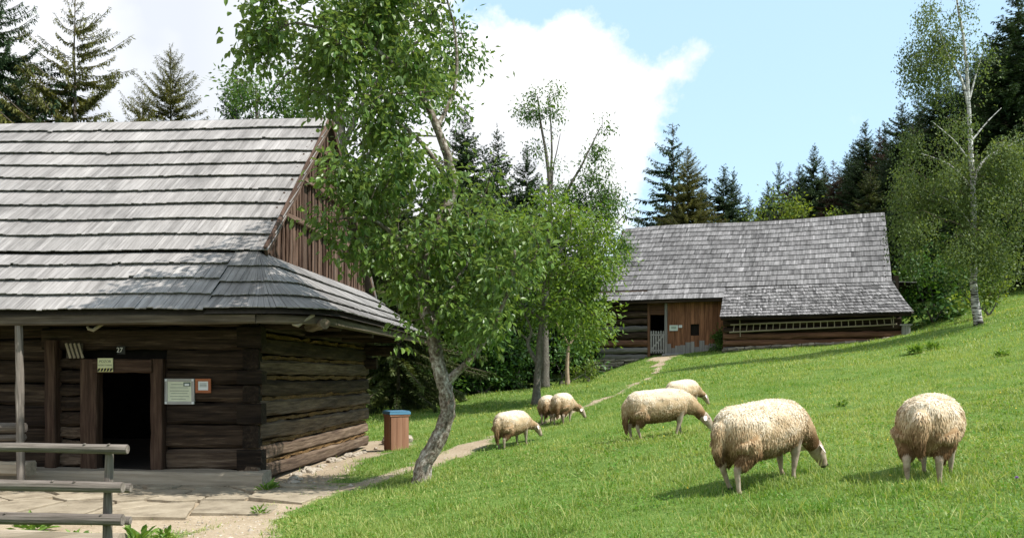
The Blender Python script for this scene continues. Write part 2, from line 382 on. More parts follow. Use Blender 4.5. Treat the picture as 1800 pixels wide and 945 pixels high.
def slab_mat():
    m,nt,N,Lk=mk('flagstone'); tc=N.new('ShaderNodeTexCoord').outputs['Object']; t=attr(N,'tint').outputs['Fac']
    n1=noise(N,Lk,tc,3,7); n2=noise(N,Lk,tc,30,6)
    f=math2(N,Lk,'ADD',math2(N,Lk,'MULTIPLY',n1,.7),math2(N,Lk,'MULTIPLY',n2,.3))
    c=ramp(N,Lk,f,[(.3,(.15,.12,.082)),(.5,(.29,.24,.17)),(.7,(.40,.34,.25))]).outputs[0]
    hs=N.new('ShaderNodeHueSaturation'); Lk.new(math2(N,Lk,'ADD',math2(N,Lk,'MULTIPLY',t,.3),.85),hs.inputs['Value']); Lk.new(c,hs.inputs['Color'])
    out(N,Lk,pbsdf(N,Lk,hs.outputs[0],.85,.2,n1,.4,.02)); return m
M['slab']=slab_mat()
o=paving().build('stone_paving',M['slab']); tag(o,kind='structure')
# ------------------------------------------------------------ grass
def grass():
    mb=MB()
    def zone(y0,y1,dens,h0,h1,w,mode):
        hw=.78; area=hw*(y1**2-y0**2); N=int(area*dens)
        y=np.sqrt(rng.uniform(y0*y0,y1*y1,N)); x=y*rng.uniform(-hw,hw,N)
        d=dirt(x,y); lx,ly=hloc(x,y)
        keep=rng.uniform(0,1,N)>np.clip((d-.25)*1.75,0,.985)
        keep&=~((lx<.05)&(lx>-11)&(ly>-.45)&(ly<7))
        pav=(lx<.25)&(lx>-9)&(ly>-3.9)&(ly<-.4); keep&=~(pav&(rng.uniform(0,1,N)>np.clip((vnoise(x,y,.5,31)-.55)*1.6,.05,.6)))
        ux=(x-HT[0])*HTc+(y-HT[1])*HTs; vy=-(x-HT[0])*HTs+(y-HT[1])*HTc
        keep&=~((ux>-3.4)&(ux<11)&(vy>-.05)&(vy<8)); keep&=~((ux>3.)&(ux<11)&(vy>-1.3)&(vy<8))
        x=x[keep]; y=y[keep]; N=len(x); z=gz(x,y)
        cl=vnoise(x,y,.55,3); c2=vnoise(x,y,2.6,4); c3=vnoise(x,y,.16,5)
        tf=np.clip((vnoise(x,y,.33,8)-.62)*3,0,1); h=rng.uniform(h0,h1,N)*(.5+.7*cl)*(.6+.6*c3)*(1+.9*tf)
        # longer growth at the foot of the apple tree, at the forest edge and by walls
        ap=np.exp(-((x+1.1)**2+(y-11.6)**2)/.35); h*=1+1.1*ap
        az=rng.uniform(0,6.283,N); lean=rng.uniform(.2,1.7,N)
        dr=np.c_[np.cos(az)*lean,np.sin(az)*lean,np.ones(N)]; dr=nrm(dr)
        s=np.c_[-np.sin(az),np.cos(az),np.zeros(N)]*(w*rng.uniform(.6,1.3,N))[:,None]
        b=np.c_[x,y,z-.01]; tip=b+dr*h[:,None]; 
        tint=np.clip(.08+.30*c2+.22*cl-.16*tf+rng.normal(0,.17,N),0,1); dry=rng.uniform(0,1,N)<(.05+.34*np.clip((vnoise(x,y,2.1,41)-.3)*1.6,0,1)*np.clip((vnoise(x,y,.7,21)-.35)*2,0,1)); tint=np.where(dry,rng.uniform(.75,1.,N),tint)
        if mode:
            md=b+dr*h[:,None]*.55+A3(0,0,1)*(h*.06)[:,None]; tip=tip-A3(0,0,1)*(h*.18*lean)[:,None]
            V=np.stack([b-s,b+s,md+s*.8,md-s*.8,tip],1); K=5
            i=np.arange(N)[:,None]*K
            mb.add(V.reshape(-1,3),[i+np.array([[0,1,2,3]]),i+np.array([[3,2,4]])],np.repeat(tint,K))
        else:
            V=np.stack([b-s,b+s,tip],1); i=np.arange(N)[:,None]*3
            mb.add(V.reshape(-1,3),i+np.array([[0,1,2]]),np.repeat(tint,3))
    zone(4.2,8.5,3600,.04,.10,.0032,True)
    zone(8.5,14,1700,.045,.10,.0045,True)
    zone(14,24,600,.05,.11,.008,False)
    zone(24,46,190,.07,.13,.016,False)
    # clover and plantain leaves low among the blades, thin dry stalks above them
    for y0,y1,dn,s in ((4.3,9,420,.026),(9,16,110,.04)):
        N=int(.78*(y1*y1-y0*y0)*dn); y=np.sqrt(rng.uniform(y0*y0,y1*y1,N)); x=y*rng.uniform(-.78,.78,N)
        k=(dirt(x,y)<.35)&(vnoise(x,y,.8,11)+.5*vnoise(x,y,.25,12)>.72); lx,ly=hloc(x,y); k&=~((lx<.1)&(ly>-3.9)&(ly<7)); x=x[k];y=y[k];N=len(x)
        d=rdir(N); d[:,2]=np.abs(d[:,2])*.5; h=rng.uniform(.02,.075,N)
        leaves(mb,np.c_[x,y,gz(x,y)+h],d,rdir(N)*.5+A3(0,0,1),s*rng.uniform(.7,1.5,N),s*.7,np.clip(rng.normal(.12,.1,N),0,1),0,True)
    for y0,y1,dn in ((4.3,9,32),(9,18,12)):
        N=int(.78*(y1*y1-y0*y0)*dn); y=np.sqrt(rng.uniform(y0*y0,y1*y1,N)); x=y*rng.uniform(-.78,.78,N)
        k=(dirt(x,y)<.3)&(vnoise(x,y,1.7,13)>.42); lx,ly=hloc(x,y); k&=~((lx<.1)&(ly>-3.9)&(ly<7)); x=x[k];y=y[k];N=len(x)
        d=nrm(np.c_[rng.normal(0,.5,N),rng.normal(0,.5,N),np.ones(N)*.8])
        leaves(mb,np.c_[x,y,gz(x,y)],d,rdir(N),rng.uniform(.12,.24,N),.0045,rng.uniform(.85,1.,N),0,True)
    return mb
# ------------------------------------------------------------ timber house (near)
class Frame:
    def __init__(s,o,yaw): s.o=np.array(o,float); s.c=math.cos(yaw); s.s=math.sin(yaw); s.yaw=yaw
    def loc(s,p):
        d=np.asarray(p,float)-s.o; return A3(d[0]*s.c+d[1]*s.s,-d[0]*s.s+d[1]*s.c,d[2])
    def ray(s,px,py,ax,val):
        d=s.loc(s.o+A3((px-900)/F0,1,(HZ-py)/F0)); c=s.loc(A3(0,0,EYE)); t=(val-c[ax])/d[ax]; return c+d*t
    def world(s,p): return A3(s.o[0]+p[0]*s.c-p[1]*s.s,s.o[1]+p[0]*s.s+p[1]*s.c,s.o[2]+p[2])
def shingle(mb,a,b,c,d,n,lift,th,tint,mat=0):
    """a,b lower left/right, c,d upper right/left on the roof surface"""
    a,b,c,d,n=[np.asarray(q,float) for q in (a,b,c,d,n)]
    lo=[a+n*lift,b+n*lift]; V=np.array([lo[0],lo[1],c,d,lo[0]+n*th,lo[1]+n*th,c+n*th*.4,d+n*th*.4])
    w=np.linalg.norm(b-a); h=np.linalg.norm(d-a); o=rng.uniform(-60,60,3)
    g=np.array([(0,0,0),(w,0,0),(w,0,h*.07),(0,0,h*.07),(0,th,0),(w,th,0),(w,th,h*.07),(0,th,h*.07)])+o
    mb.add(V,np.array([(0,1,5,4),(1,2,6,5),(3,0,4,7),(4,5,6,7),(0,3,2,1)]),tint,g,mat)
def shingled(mb,S,rows,wid,lift=.03,th=.03,rag=.012,overlap=.35,s0=0.,s1=1.,base=.5,wave=.02,tr=.35,seed=0):
    """S(s,t) surface point, t up the slope; rows = list of t edges"""
    for i in range(len(rows)-1):
        t0,t1=rows[i],rows[i+1]; t1o=min(t1+(t1-t0)*overlap,1.0 if i==len(rows)-2 else 9)
        if i==len(rows)-2: t1o=t1
        L=np.linalg.norm(np.diff([S(s,t0) for s in np.linspace(s0,s1,24)],axis=0),axis=1).sum()
        L2=np.linalg.norm(np.diff([S(s,t1) for s in np.linspace(s0,s1,24)],axis=0),axis=1).sum()
        m=max(2,int(max(L,L2)/wid)); w=rng.uniform(.6,1.4,m); e=np.r_[0,np.cumsum(w)/w.sum()]*(s1-s0)+s0
        sl=np.linalg.norm(S((s0+s1)/2,t1)-S((s0+s1)/2,t0))/(t1-t0)
        ph=rng.uniform(0,6.28,3)
        for k in range(m):
            a,b=e[k],e[k+1]; mid=(a+b)/2; gap=(b-a)*.025
            dt=(rng.normal(0,rag)+wave*(math.sin(mid*9+ph[0])*.6+math.sin(mid*23+ph[1])*.4))/sl
            if rng.uniform()<.02: dt+=rng.uniform(-.05,.05)/sl
            tt=t0+dt if i else t0+dt*.6
            pa=S(a+gap,tt);pb=S(b-gap,tt+rng.normal(0,rag*.3)/sl);pc=S(b-gap,t1o);pd=S(a+gap,t1o)
            n=nrm(np.cross(pb-pa,S(mid,t1)-S(mid,t0)))
            if n[2]<0: n=-n
            shingle(mb,pa,pb,pc,pd,n,lift*rng.uniform(.92,1.1),th*rng.uniform(.75,1.2),np.clip(base+rng.normal(0,tr*.5)+tr*.4*math.sin(mid*31+i*2.1+seed),0,1))
HF=Frame(H0,HYAW)
house=thing('log_house','old dark log house with silvery shingle roof and open doorway, left of the apple tree','house',H0,HYAW)
XL=-11.6; EY,EZ=-1.2,2.55; RY,RZ=3.35,6.55; SL=(RZ-EZ)/(RY-EY)
ty=lambda z: EY+(z-EZ)/SL
KZ=3.52; KY=ty(KZ); BY=2*RY-KY; BEY=2*RY-EY
tk=(KZ-EZ)/(RZ-EZ)
VX=.16
def sag(x): return -.03*math.sin((x+3)*.55)-.02*math.sin(x*1.3)
def Sfront(s,t):
    x=XL+(VX-XL)*s; y=EY+(RY-EY)*t; return A3(x,y,EZ+(RZ-EZ)*t+sag(x)*(1-.5*t)*(1 if t<.98 else .6))
rf=MB()
low=[tk*k/4 for k in range(5)]; upr=list(np.linspace(tk,1,11))
scut=(-.35-XL)/(VX-XL)
shingled(rf,Sfront,low,.075,.054,.014,.005,s1=scut,base=.55,seed=1,tr=.28,wave=.016)
shingled(rf,Sfront,upr,.075,.054,.014,.005,base=.6,seed=2,tr=.28,wave=.016)
# ridge overhang row and deck
box(rf,((XL+VX)/2-.02,(EY+RY)/2+.03,(EZ+RZ)/2-.09),((VX-XL)/2-.03,math.hypot(RY-EY,RZ-EZ)/2-.05,.02),[(1,0,0),nrm((0,RY-EY,RZ-EZ)),nrm((0,-(RZ-EZ),RY-EY))],.4,1)
rf.build('roof_slope',[M['shingle'],M['deck']],house)
rb=MB()
def Sback(s,t): return A3(XL+(VX-XL)*s,BEY+(RY-BEY)*t,EZ+(RZ-EZ)*t)
shingled(rb,Sback,list(np.linspace(0,1,15)),.2,.038,.03,base=.5)
box(rb,((XL+VX)/2,(BEY+RY)/2,(EZ+RZ)/2-.09),((VX-XL)/2-.03,math.hypot(RY-EY,RZ-EZ)/2-.05,.02),[(1,0,0),nrm((0,RY-BEY,RZ-EZ)),nrm((0,RZ-EZ,BEY-RY))],.4,1)
rb.build('roof_slope',[M['shingle'],M['deck']],house)
# skirt roof round the gable, its corner shingles fanning out
per=[]
for x in np.linspace(-.35,.45,6)[:-1]: per.append((A3(min(x*1.0,0) if x<0 else 0,KY,KZ),A3(x,EY,EZ)))
for a in np.linspace(0,np.pi/2,9): per.append((A3(0,KY,KZ),A3(.45+.9*math.sin(a),EY+.9-.9*math.cos(a),EZ)))
for y in np.linspace(KY+.35,BY-.35,14): per.append((A3(0,y,KZ),A3(1.35,y+(0),EZ)))
for a in np.linspace(0,np.pi/2,7): per.append((A3(0,BY,KZ),A3(.45+.9*math.cos(a),BEY-.9+.9*math.sin(a),EZ)))
Tq=np.array([p[0] for p in per]); Eq=np.array([p[1] for p in per])
al=np.r_[0,np.cumsum(np.linalg.norm(np.diff(Eq,axis=0),axis=1))]; al/=al[-1]
def Sskirt(s,t):
    s=min(max(s,0),1)
    T=np.array([np.interp(s,al,Tq[:,k]) for k in range(3)]); E_=np.array([np.interp(s,al,Eq[:,k]) for k in range(3)])
    p=E_+(T-E_)*t; p[2]-=.10*math.sin(math.pi*min(t,1))*.6; return p
sk=MB(); shingled(sk,Sskirt,[0,.25,.5,.75,1.0],.07,.05,.012,.004,base=.42,wave=.01,tr=.25)
m_=40; Vs=[]
for s in np.linspace(0,1,m_):
    for t in (0,.5,1): Vs.append(Sskirt(s,t)-A3(0,0,.035))
ii=(np.arange(m_-1)[:,None]*3+np.arange(2)[None]); sk.add(np.array(Vs),np.stack([ii,ii+3,ii+4,ii+1],-1).reshape(-1,4),.4,None,1)
sk.build('skirt_roof',[M['shingle'],M['deck']],house)
# eave beams
eb=MB(); beam(eb,(XL,EY+.10,EZ-.10),(.35,EY+.10,EZ-.10),.10,.13,nseg=14,wob=.006,bow=-.02); eb.build('eave_beam',M['eave'],house)
eb=MB(); e2=[A3(.35,EY+.12,EZ-.11)]+[A3(.45+.78*math.sin(a),EY+.9-.78*math.cos(a),EZ-.11) for a in np.linspace(.2,1.57,7)]+[A3(1.23,y,EZ-.11) for y in np.linspace(.5,7.2,8)]
sweep(eb,np.array(e2),rsec(.09,.12),wob=.004); eb.build('eave_beam',M['eave'],house)
# doorway, measured in the front wall plane
dl=HF.ray(176,655,1,0); dr=HF.ray(270,655,1,0); DX0,DX1,DT=dl[0],dr[0],dl[2]
WT=2.95
# front wall of logs, in three runs
def run(mb,x0,x1,z0,hs,y=.10,th=.2,mat=0,tints=None):
    z=z0
    for k,h in enumerate(hs):
        beam(mb,(x0,y+rng.normal(0,.008),z+h/2+rng.normal(0,.006)),(x1,y+rng.normal(0,.008),z+h/2+rng.normal(0,.008)),th,h-.022,nseg=max(4,int((x1-x0)/.4)),wob=.009,r=.22,mat=mat if not isinstance(mat,(list,tuple)) else mat[k],tint=None if tints is None else tints[k])
        z+=h
fw=MB(); hs=[.33,.37,.33,.27,.22,.33,.34,.36,.3]
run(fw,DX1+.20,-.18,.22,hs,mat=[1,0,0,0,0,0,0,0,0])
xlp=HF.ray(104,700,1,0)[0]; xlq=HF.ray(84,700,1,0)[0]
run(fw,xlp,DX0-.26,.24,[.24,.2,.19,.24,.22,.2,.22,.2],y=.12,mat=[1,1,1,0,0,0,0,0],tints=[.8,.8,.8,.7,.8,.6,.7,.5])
run(fw,XL+.4,xlq,.2,[.3,.34,.36,.34,.36,.33,.36,.34],y=.14)
beam(fw,(xlq-.1,.10,2.22),(-.18,.10,2.22),.22,.34,nseg=14,wob=.009,tint=.5); beam(fw,(xlq-.1,.07,2.58),(-.18,.07,2.58),.24,.34,nseg=14,wob=.009,tint=.4)
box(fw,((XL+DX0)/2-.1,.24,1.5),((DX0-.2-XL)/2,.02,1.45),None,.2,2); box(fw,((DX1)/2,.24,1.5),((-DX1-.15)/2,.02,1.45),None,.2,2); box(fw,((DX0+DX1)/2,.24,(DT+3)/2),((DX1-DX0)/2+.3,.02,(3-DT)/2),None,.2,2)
fw.build('log_wall',[M['log'],M['log_pale'],M['backing']],house)
# door frame: jambs, lintel, and the post further left
for x0,x1,zt,zb in ((DX0-.26,DX0,DT+.21,.2),(DX1,DX1+.185,DT+.21,.12)):
    j=MB(); beam(j,((x0+x1)/2,-.01,zb),((x0+x1)/2,-.01,zt),x1-x0,.2,up=(0,1,0),nseg=8,wob=.004,r=.08,tint=.6); j.build('door_jamb',M['jamb'],house)
j=MB(); beam(j,(DX0-.04,-.03,DT+.105),(DX1+.04,-.03,DT+.105),.22,.205,nseg=6,wob=.004,r=.1,tint=.55); j.build('door_lintel',M['jamb'],house)
j=MB(); beam(j,((xlp+xlq)/2,.0,.2),((xlp+xlq)/2,.0,2.2),xlp-xlq,.2,up=(0,1,0),nseg=8,wob=.006,r=.1,tint=.45); j.build('wall_post',M['jamb'],house)
# threshold timber along the front
j=MB(); beam(j,(XL+4.2,-.19,.10),(.16,-.17,.09),.40,.27,nseg=16,wob=.010,r=.14,tint=.6,bow=.02); j.build('threshold_beam',M['sill'],house)
# floor; the near-black panels added behind the logs keep the room dark
j=MB(); box(j,((XL-.1)/2,3.4,.16),(-XL/2-.3,3.15,.03),None,.4,0); j.build('floor',M['deck'],house)
# gable log wall
gw=MB(); z=.02; gh=[.30,.30,.34,.33,.33,.32,.34,.36,.34]
for k,h in enumerate(gh):
    y0=.03 if k else -.16; y1=6.72+rng.uniform(0,.1)+(.30 if k in(6,) else .52 if k==7 else .8 if k==8 else 0)
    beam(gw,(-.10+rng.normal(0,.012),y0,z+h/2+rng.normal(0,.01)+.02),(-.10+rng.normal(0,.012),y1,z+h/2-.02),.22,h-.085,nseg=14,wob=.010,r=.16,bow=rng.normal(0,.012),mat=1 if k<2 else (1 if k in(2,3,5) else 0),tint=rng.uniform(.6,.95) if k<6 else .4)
    z+=h
for k in range(8):      # moss and clay stuffed in the joints
    zz=sum(gh[:k+1])+.02; beam(gw,(-.115,-.0,zz),(-.115,6.7,zz-.02),.17,.055,nseg=30,wob=.014,mat=2,tint=.5)
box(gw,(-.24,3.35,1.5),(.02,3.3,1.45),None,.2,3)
gw.build('log_wall',[M['log'],M['log_pale'],plain('joint_moss',(.13,.078,.034),.95,.1,.6,30),M['backing']],house)
bw=MB(); run(bw,XL+.4,-.2,.02,[.34]*9,y=6.6); box(bw,(XL/2,6.48,1.5),(-XL/2-.4,.02,1.45),None,.2,1); bw.build('log_wall',[M['log'],M['backing']],house)
lw=MB(); box(lw,(XL+.5,3.35,1.6),(.1,3.4,1.55),None,.3,0); lw.build('log_wall',M['log'],house)
cb=MB()     # corner: squared log ends of the front wall
z=.22
for k,h in enumerate(hs):
    if k%2==0: beam(cb,(-.34,.03,z+h/2),(.03+rng.uniform(0,.02),.03,z+h/2),.22,h-.02,nseg=3,wob=.004,tint=.1,r=.06)
    else: beam(cb,(-.14,-.04,z+h/2),(-.14,.1,z+h/2),.25,h-.02,nseg=2,wob=.004,tint=.05,r=.06)
    z+=h
cb.build('corner_joint',M['log'],house)
# gable boards with rails
gb=MB(); yy=KY+.05
while yy<BY-.06:
    w=rng.uniform(.13,.2); ym=yy+w/2; zt=KZ+(min(ym-KY,BY-ym))*SL-.03
    dp=.03*(rng.integers(0,2)); zb=KZ-.02
    if zt-zb>.08: box(gb,(-.04+dp*.8,ym,(zt+zb)/2),(.013,w/2+.012,(zt-zb)/2),[(1,0,rng.normal(0,.004)),(0,1,rng.normal(0,.012)),(0,0,1)],rng.uniform(.15,.85),0,2)
    if rng.uniform()<.75 and zt-zb>.3: beam(gb,(.0,yy,zb),(.005,yy+rng.normal(0,.012),zt-.06),.05,.04,up=(1,0,0),nseg=5,wob=.004,tint=rng.uniform(.5,1.),r=.3)
    yy+=w+.008
for zr in (KZ+.75,KZ+1.55,KZ+2.3):
    yh=(zr-KZ)/SL; beam(gb,(.055,KY+yh+.05,zr),(.055,BY-yh-.05,zr+rng.normal(0,.03)),.05,.08,nseg=8,wob=.006,tint=.8)
gb.build('gable_boards',M['board'],house)
for sgn in (1,-1):
    b=MB(); y0=KY-.02 if sgn>0 else BY+.02
    beam(b,(.125,y0,KZ+.0),(.125,RY-sgn*.02,RZ-.05),.05,.15,up=(0,0,1),nseg=10,wob=.005,tint=.6); b.build('barge_board',M['board'],house)
# log ends and hooks under the eave
for px,py,x1 in ((571,568,.95),):
    b=MB(); p=HF.ray(px,py,1,-.86); pole(b,(p[0]-.5,p[1]+.9,p[2]),(p[0],p[1],p[2]),.08,.075,tint=.8); b.build('purlin_end',M['eave'],house)
b=MB(); beam(b,(-.6,.16,2.52),(1.2,.16,2.46),.2,.24,nseg=6,wob=.01,tint=.5); b.build('bracket_log',M['log'],house)
b=MB(); beam(b,(-.3,2.2,2.42),(1.2,2.2,2.40),.16,.16,nseg=6,wob=.01,tint=.5); b.build('bracket_log',M['log'],house)
b=MB(); beam(b,(-.3,4.6,2.42),(1.2,4.6,2.40),.16,.16,nseg=6,wob=.01,tint=.5); b.build('bracket_log',M['log'],house)
for zc,ln in ((2.2,.75),(1.92,.35)):
    b=MB(); beam(b,(-.3,6.6,zc),(ln-.1,6.6,zc),.22,.25,nseg=4,wob=.01,tint=.4); b.build('bracket_log',M['log'],house)
for k,(px,py) in enumerate(((160,580),(520,572))):
    a=HF.ray(px,py,1,-.95); b=MB(); tube(b,[a+A3(.22,.12,.16),a+A3(.12,.05,.08),a+A3(.03,0,.0),a+A3(-.03,-.01,.02),a+A3(-.05,-.01,.05)],[.026,.024,.026,.024,.016],8,.002,.6); b.build('eave_peg',M['sill'],house)
# porch post and rails at the far left
pb=HF.ray(37,862,1,-1.08); pt=HF.ray(33,556,1,-1.08)
b=MB(); pole(b,(pb[0],-1.08,-.02),(pt[0],-1.08,EZ-.16),.055,.05,tint=.55,bend=.012,nseg=10); b.build('porch_post',M['rail'],house)
for py,rr in ((750,.075),(768,.05)):
    a=HF.ray(40,py,1,-.98); b=MB(); pole(b,(a[0]-2.6,-.98,a[2]-.02),(a[0]+.03,-.98,a[2]),rr,rr*.9,tint=.6,bend=.012); b.build('porch_rail',M['rail'],house)
a=HF.ray(55,822,1,-.80); b=MB(); beam(b,(a[0]-2.6,-.8,a[2]),(a[0],-.8,a[2]),.24,.2,tint=.7,wob=.008); b.build('porch_sill',M['sill'],house)
# things on the wall
def text_part(name,txt,parent,loc,size,mat,rot=(math.pi/2,0,0),align='CENTER'):
    cu=bpy.data.curves.new(name,'FONT'); cu.body=txt; cu.size=size; cu.align_x=align; cu.align_y='CENTER'; cu.extrude=.0008
    t=bpy.data.objects.new('tmp',cu); COL.objects.link(t); dg=bpy.context.evaluated_depsgraph_get()
    me=bpy.data.meshes.new_from_object(t.evaluated_get(dg)); bpy.data.objects.remove(t); bpy.data.curves.remove(cu)
    me.materials.clear(); me.materials.append(mat)
    o=link(name,me,parent,loc); o.rotation_euler=rot; return o
def wall_at(px,py,y): p=HF.ray(px,py,1,y); return HF.world(p),p
def board(name,label,cat,x0,y0,x1,y1,ywall,frame_w,fm,pm,th=.02,frame=HF):
    pa=frame.ray(x0,y1,1,ywall); pb_=frame.ray(x1,y0,1,ywall); w=(pb_[0]-pa[0])/2; h=(pb_[2]-pa[2])/2; cen=(pa+pb_)/2
    t=thing(name,label,cat,frame.world(cen),frame.yaw)
    b=MB(); box(b,(0,0,0),(w-frame_w*.8,.006,h-frame_w*.8)); pn=b.build('panel',pm,t); fr=None
    if frame_w>0:
        b=MB(); f=frame_w/2
        box(b,(0,-.002,h-f),(w,.013,f),grain=0); box(b,(0,-.002,-h+f),(w,.013,f),grain=0); box(b,(-w+f,-.002,0),(f,.0125,h-2*f)); box(b,(w-f,-.002,0),(f,.0125,h-2*f)); fr=b.build('frame',fm,t)
    return t,w,h,pn,fr
M['signyel']=plain('cream_sign',(.62,.62,.38),.5,.3,.05); M['yellow']=plain('yellow_paint',(.72,.66,.25),.5,.3,.05)
M['paper']=plain('map_paper',(.58,.60,.46),.6,.3,.12,5); M['paperwhite']=plain('notice_paper',(.66,.68,.68),.6,.3,.05)
M['framegrey']=wood('grey_frame',[(.3,(.17,.16,.15)),(.5,(.36,.35,.33)),(.7,(.55,.53,.5))],40,8,.7,.3)
M['framered']=wood('red_frame',[(.3,(.2,.06,.025)),(.5,(.31,.10,.045)),(.7,(.38,.14,.06))],20,4,.6,.3)
M['ink']=plain('dark_ink',(.10,.13,.11),.7); M['darkplate']=plain('dark_plate',(.025,.025,.025),.6)
t,w,h,pn,fr=board('warning_sign','small cream warning sign with black and yellow stripes on the door lintel','sign',172,629,198.5,653,-.16,0,None,M['signyel'])
text_part('sign_text','POZOR',pn,(0,-.0075,h*.50),.055,M['ink']); text_part('sign_text','NÍZKE DVERE',pn,(0,-.0075,-.005),.036,M['ink'])
b=MB(); box(b,(0,-.0075,-h*.70),(w*.98,.0012,h*.26)); band=b.build('stripe_band',M['yellow'],pn)
for k in range(5):
    b=MB(); x=-w*.82+k*w*.40; zc=-h*.70; hh=h*.24
    b.add([(x-.018-.01,-.0095,zc-hh),(x+.018-.01,-.0095,zc-hh),(x+.018+.012,-.0095,zc+hh),(x-.018+.012,-.0095,zc+hh)],np.array([[0,1,2,3]])); b.build('stripe',M['black'],pn)
t,w,h,pn,fr=board('number_plate','small dark house number plate with white digits above the door','number plate',206,608,220,622,-.07,0,None,M['darkplate'])
text_part('digits','27',pn,(-.02,-.009,0),.10,M['white'])
t,w,h,pn,fr=board('information_board','large framed information board with a cream sheet beside the doorway','notice board',290,665,342,710,-.03,.045,M['framegrey'],M['paper'])
for k,(u,v,l) in enumerate([(-.55,.55,.5),(-.1,.3,.75),(-.05,.05,.8),(-.1,-.15,.7),(0,-.38,.8),(-.2,-.58,.6)]):
    b=MB(); box(b,(u*w*.3,-.0075,v*h),(l*w*.8,.0012,.0035)); b.build('text_line',M['ink'],pn)
b=MB(); box(b,(w*.5,-.0078,h*.56),(w*.24,.0012,h*.16)); b.build('picture',M['ink'],pn); b=MB(); box(b,(w*.5,-.0098,h*.53),(w*.15,.001,h*.08)); b.build('picture',M['paperwhite'],pn)
for sx in (-1,1):
    for sz in (-1,1):
        b=MB(); box(b,(sx*(w-.022),-.019,sz*(h-.022)),(.016,.004,.016)); b.build('corner_plate',M['paperwhite'],fr)
t,w,h,pn,fr=board('framed_notice','small white notice in an orange-brown frame right of the information board','notice',344,665,371,690,-.03,.04,M['framered'],M['paperwhite'])
for v in (.3,.1,-.1): 
    b=MB(); box(b,(0,-.0075,v*h),(w*.45,.001,.004)); b.build('text_line',M['ink'],pn)
t,w,h,pn,fr=board('slatted_vent','small pale slatted wooden vent high on the wall left of the door','vent',117,603,146,629,-.06,0,None,M['deck'])
for k in range(4):
    b=MB(); x=-w*.75+k*w*.5; beam(b,(x+.04,-.015,-h),(x-.03,-.015,h),.035,.02,up=(0,1,0),nseg=2,wob=.001,tint=.7); b.build('slat',M['sill'],t)
# ------------------------------------------------------------ rail fence in front
fc=P(190,945,7.9); fence=thing('rail_fence','weathered grey pole fence with doubled rails in front of the house','fence',(fc[0],7.9,float(gz(fc[0],7.9))))
fo=np.array(fence.location)
def fpole(name,a,b_,r0,r1,m=M['rail'],tint=.55,bend=.008):
    b=MB(); pole(b,a-fo,b_-fo,r0,r1,n=12,nseg=9,wob=.002,tint=tint,bend=0 if name=='rail' else bend)
    if name=='rail':        # fresh sawn end and a few knots
        d,s,u=basis(b_-a,(0,0,1)); k=np.arange(12)*np.pi/6; rg=(b_-fo)+d*.003+(np.cos(k)[:,None]*s+np.sin(k)[:,None]*u)*r1*.93
        b.add(np.r_[rg,(b_-fo+d*.004)[None]],np.array([(i,(i+1)%12,12) for i in range(12)]),1.15,np.r_[np.c_[np.cos(k),np.sin(k),k*0],[[0,0,0]]]*.02+rng.uniform(-9,9))
        for q in range(2):
            c=a-fo+(b_-a)*rng.uniform(.55,.97)+u*r0*.75-A3(0,r0*.55,0); tube(b,[c-A3(0,-.01,.0),c+A3(0,-.010,.008)],[.016,.008],7,.1,.15)
    b.build(name,m,fence)
pw_=P(190,785,7.95); fpole('post',A3(pw_[0],7.95,-.2),P(191,790,7.95),.045,.036)
pL=P(-260,785,8.1); fpole('post',A3(pL[0],8.1,-.2),P(-260,770,8.1),.045,.04)
fpole('rail',P(-330,779,7.93),P(224,789,7.88),.05,.042,tint=.65)
fpole('rail',P(-330,845,7.9),P(216,856,7.86),.056,.05,tint=.6); fpole('rail',P(-330,841,8.02),P(230,857,8.02),.05,.042,tint=.45)
fpole('rail',P(-330,905,7.9),P(216,913,7.86),.06,.053,tint=.45); fpole('rail',P(-330,901,8.02),P(229,914,8.02),.05,.04,tint=.5)
lg=P(60,934,8.35); t_=MB(); g0=GP(-300,8.5,.06); g1=GP(215,8.35,.05)
beam(t_,g0-g1,A3(0,0,0),.2,.2,nseg=8,wob=.01,tint=.6); tag(t_.build('step_timber',M['sill'],loc=g1),'long squared timber step lying on the ground behind the lower fence rails','timber')
# ------------------------------------------------------------ stones along the gable foot
stone_me=[]
for k in range(4):
    b=MB(); u=np.linspace(0,np.pi,7)[1:-1]; v=np.arange(9)*2*np.pi/9
    pts=[(0,0,1)]+[(math.sin(a)*math.cos(c),math.sin(a)*math.sin(c),math.cos(a)) for a in u for c in v]+[(0,0,-1)]
    pts=np.array(pts,float); pts=np.sign(pts)*np.abs(pts)**.75*rng.uniform(.82,1.12,(len(pts),1))*A3(1,.75,.55)
    fs=[]; q=9
    fs.append(np.array([(0,1+j,1+(j+1)%q) for j in range(q)])); fs.append(np.array([(1+i*q+j,1+(i+1)*q+j,1+(i+1)*q+(j+1)%q,1+i*q+(j+1)%q) for i in range(4) for j in range(q)])); fs.append(np.array([(len(pts)-1,1+4*q+(j+1)%q,1+4*q+j) for j in range(q)]))
    b.add(pts,fs); ob=b.build('stone',M['stone']); stone_me.append(ob.data); bpy.data.objects.remove(ob)
def stone(p,s,label,group,rz=None):
    o=link('stone',stone_me[rng.integers(0,4)],None,p); o.scale=(s,s,s*rng.uniform(.7,1.1)); o.rotation_euler=(rng.uniform(-.2,.2),rng.uniform(-.2,.2),rng.uniform(0,6.28) if rz is None else rz)
    return tag(o,label,'stone',group)
for k in range(34):
    y=rng.uniform(-.35,6.6); p=HF.world(A3(.14+rng.uniform(0,.22)+(.12 if y<1 else 0),y,0)); p[2]=gz(p[0],p[1])+rng.uniform(.0,.04)
    stone(p,rng.uniform(.05,.11),'pale field stone lying along the foot of the gable log wall','stones along the house wall')
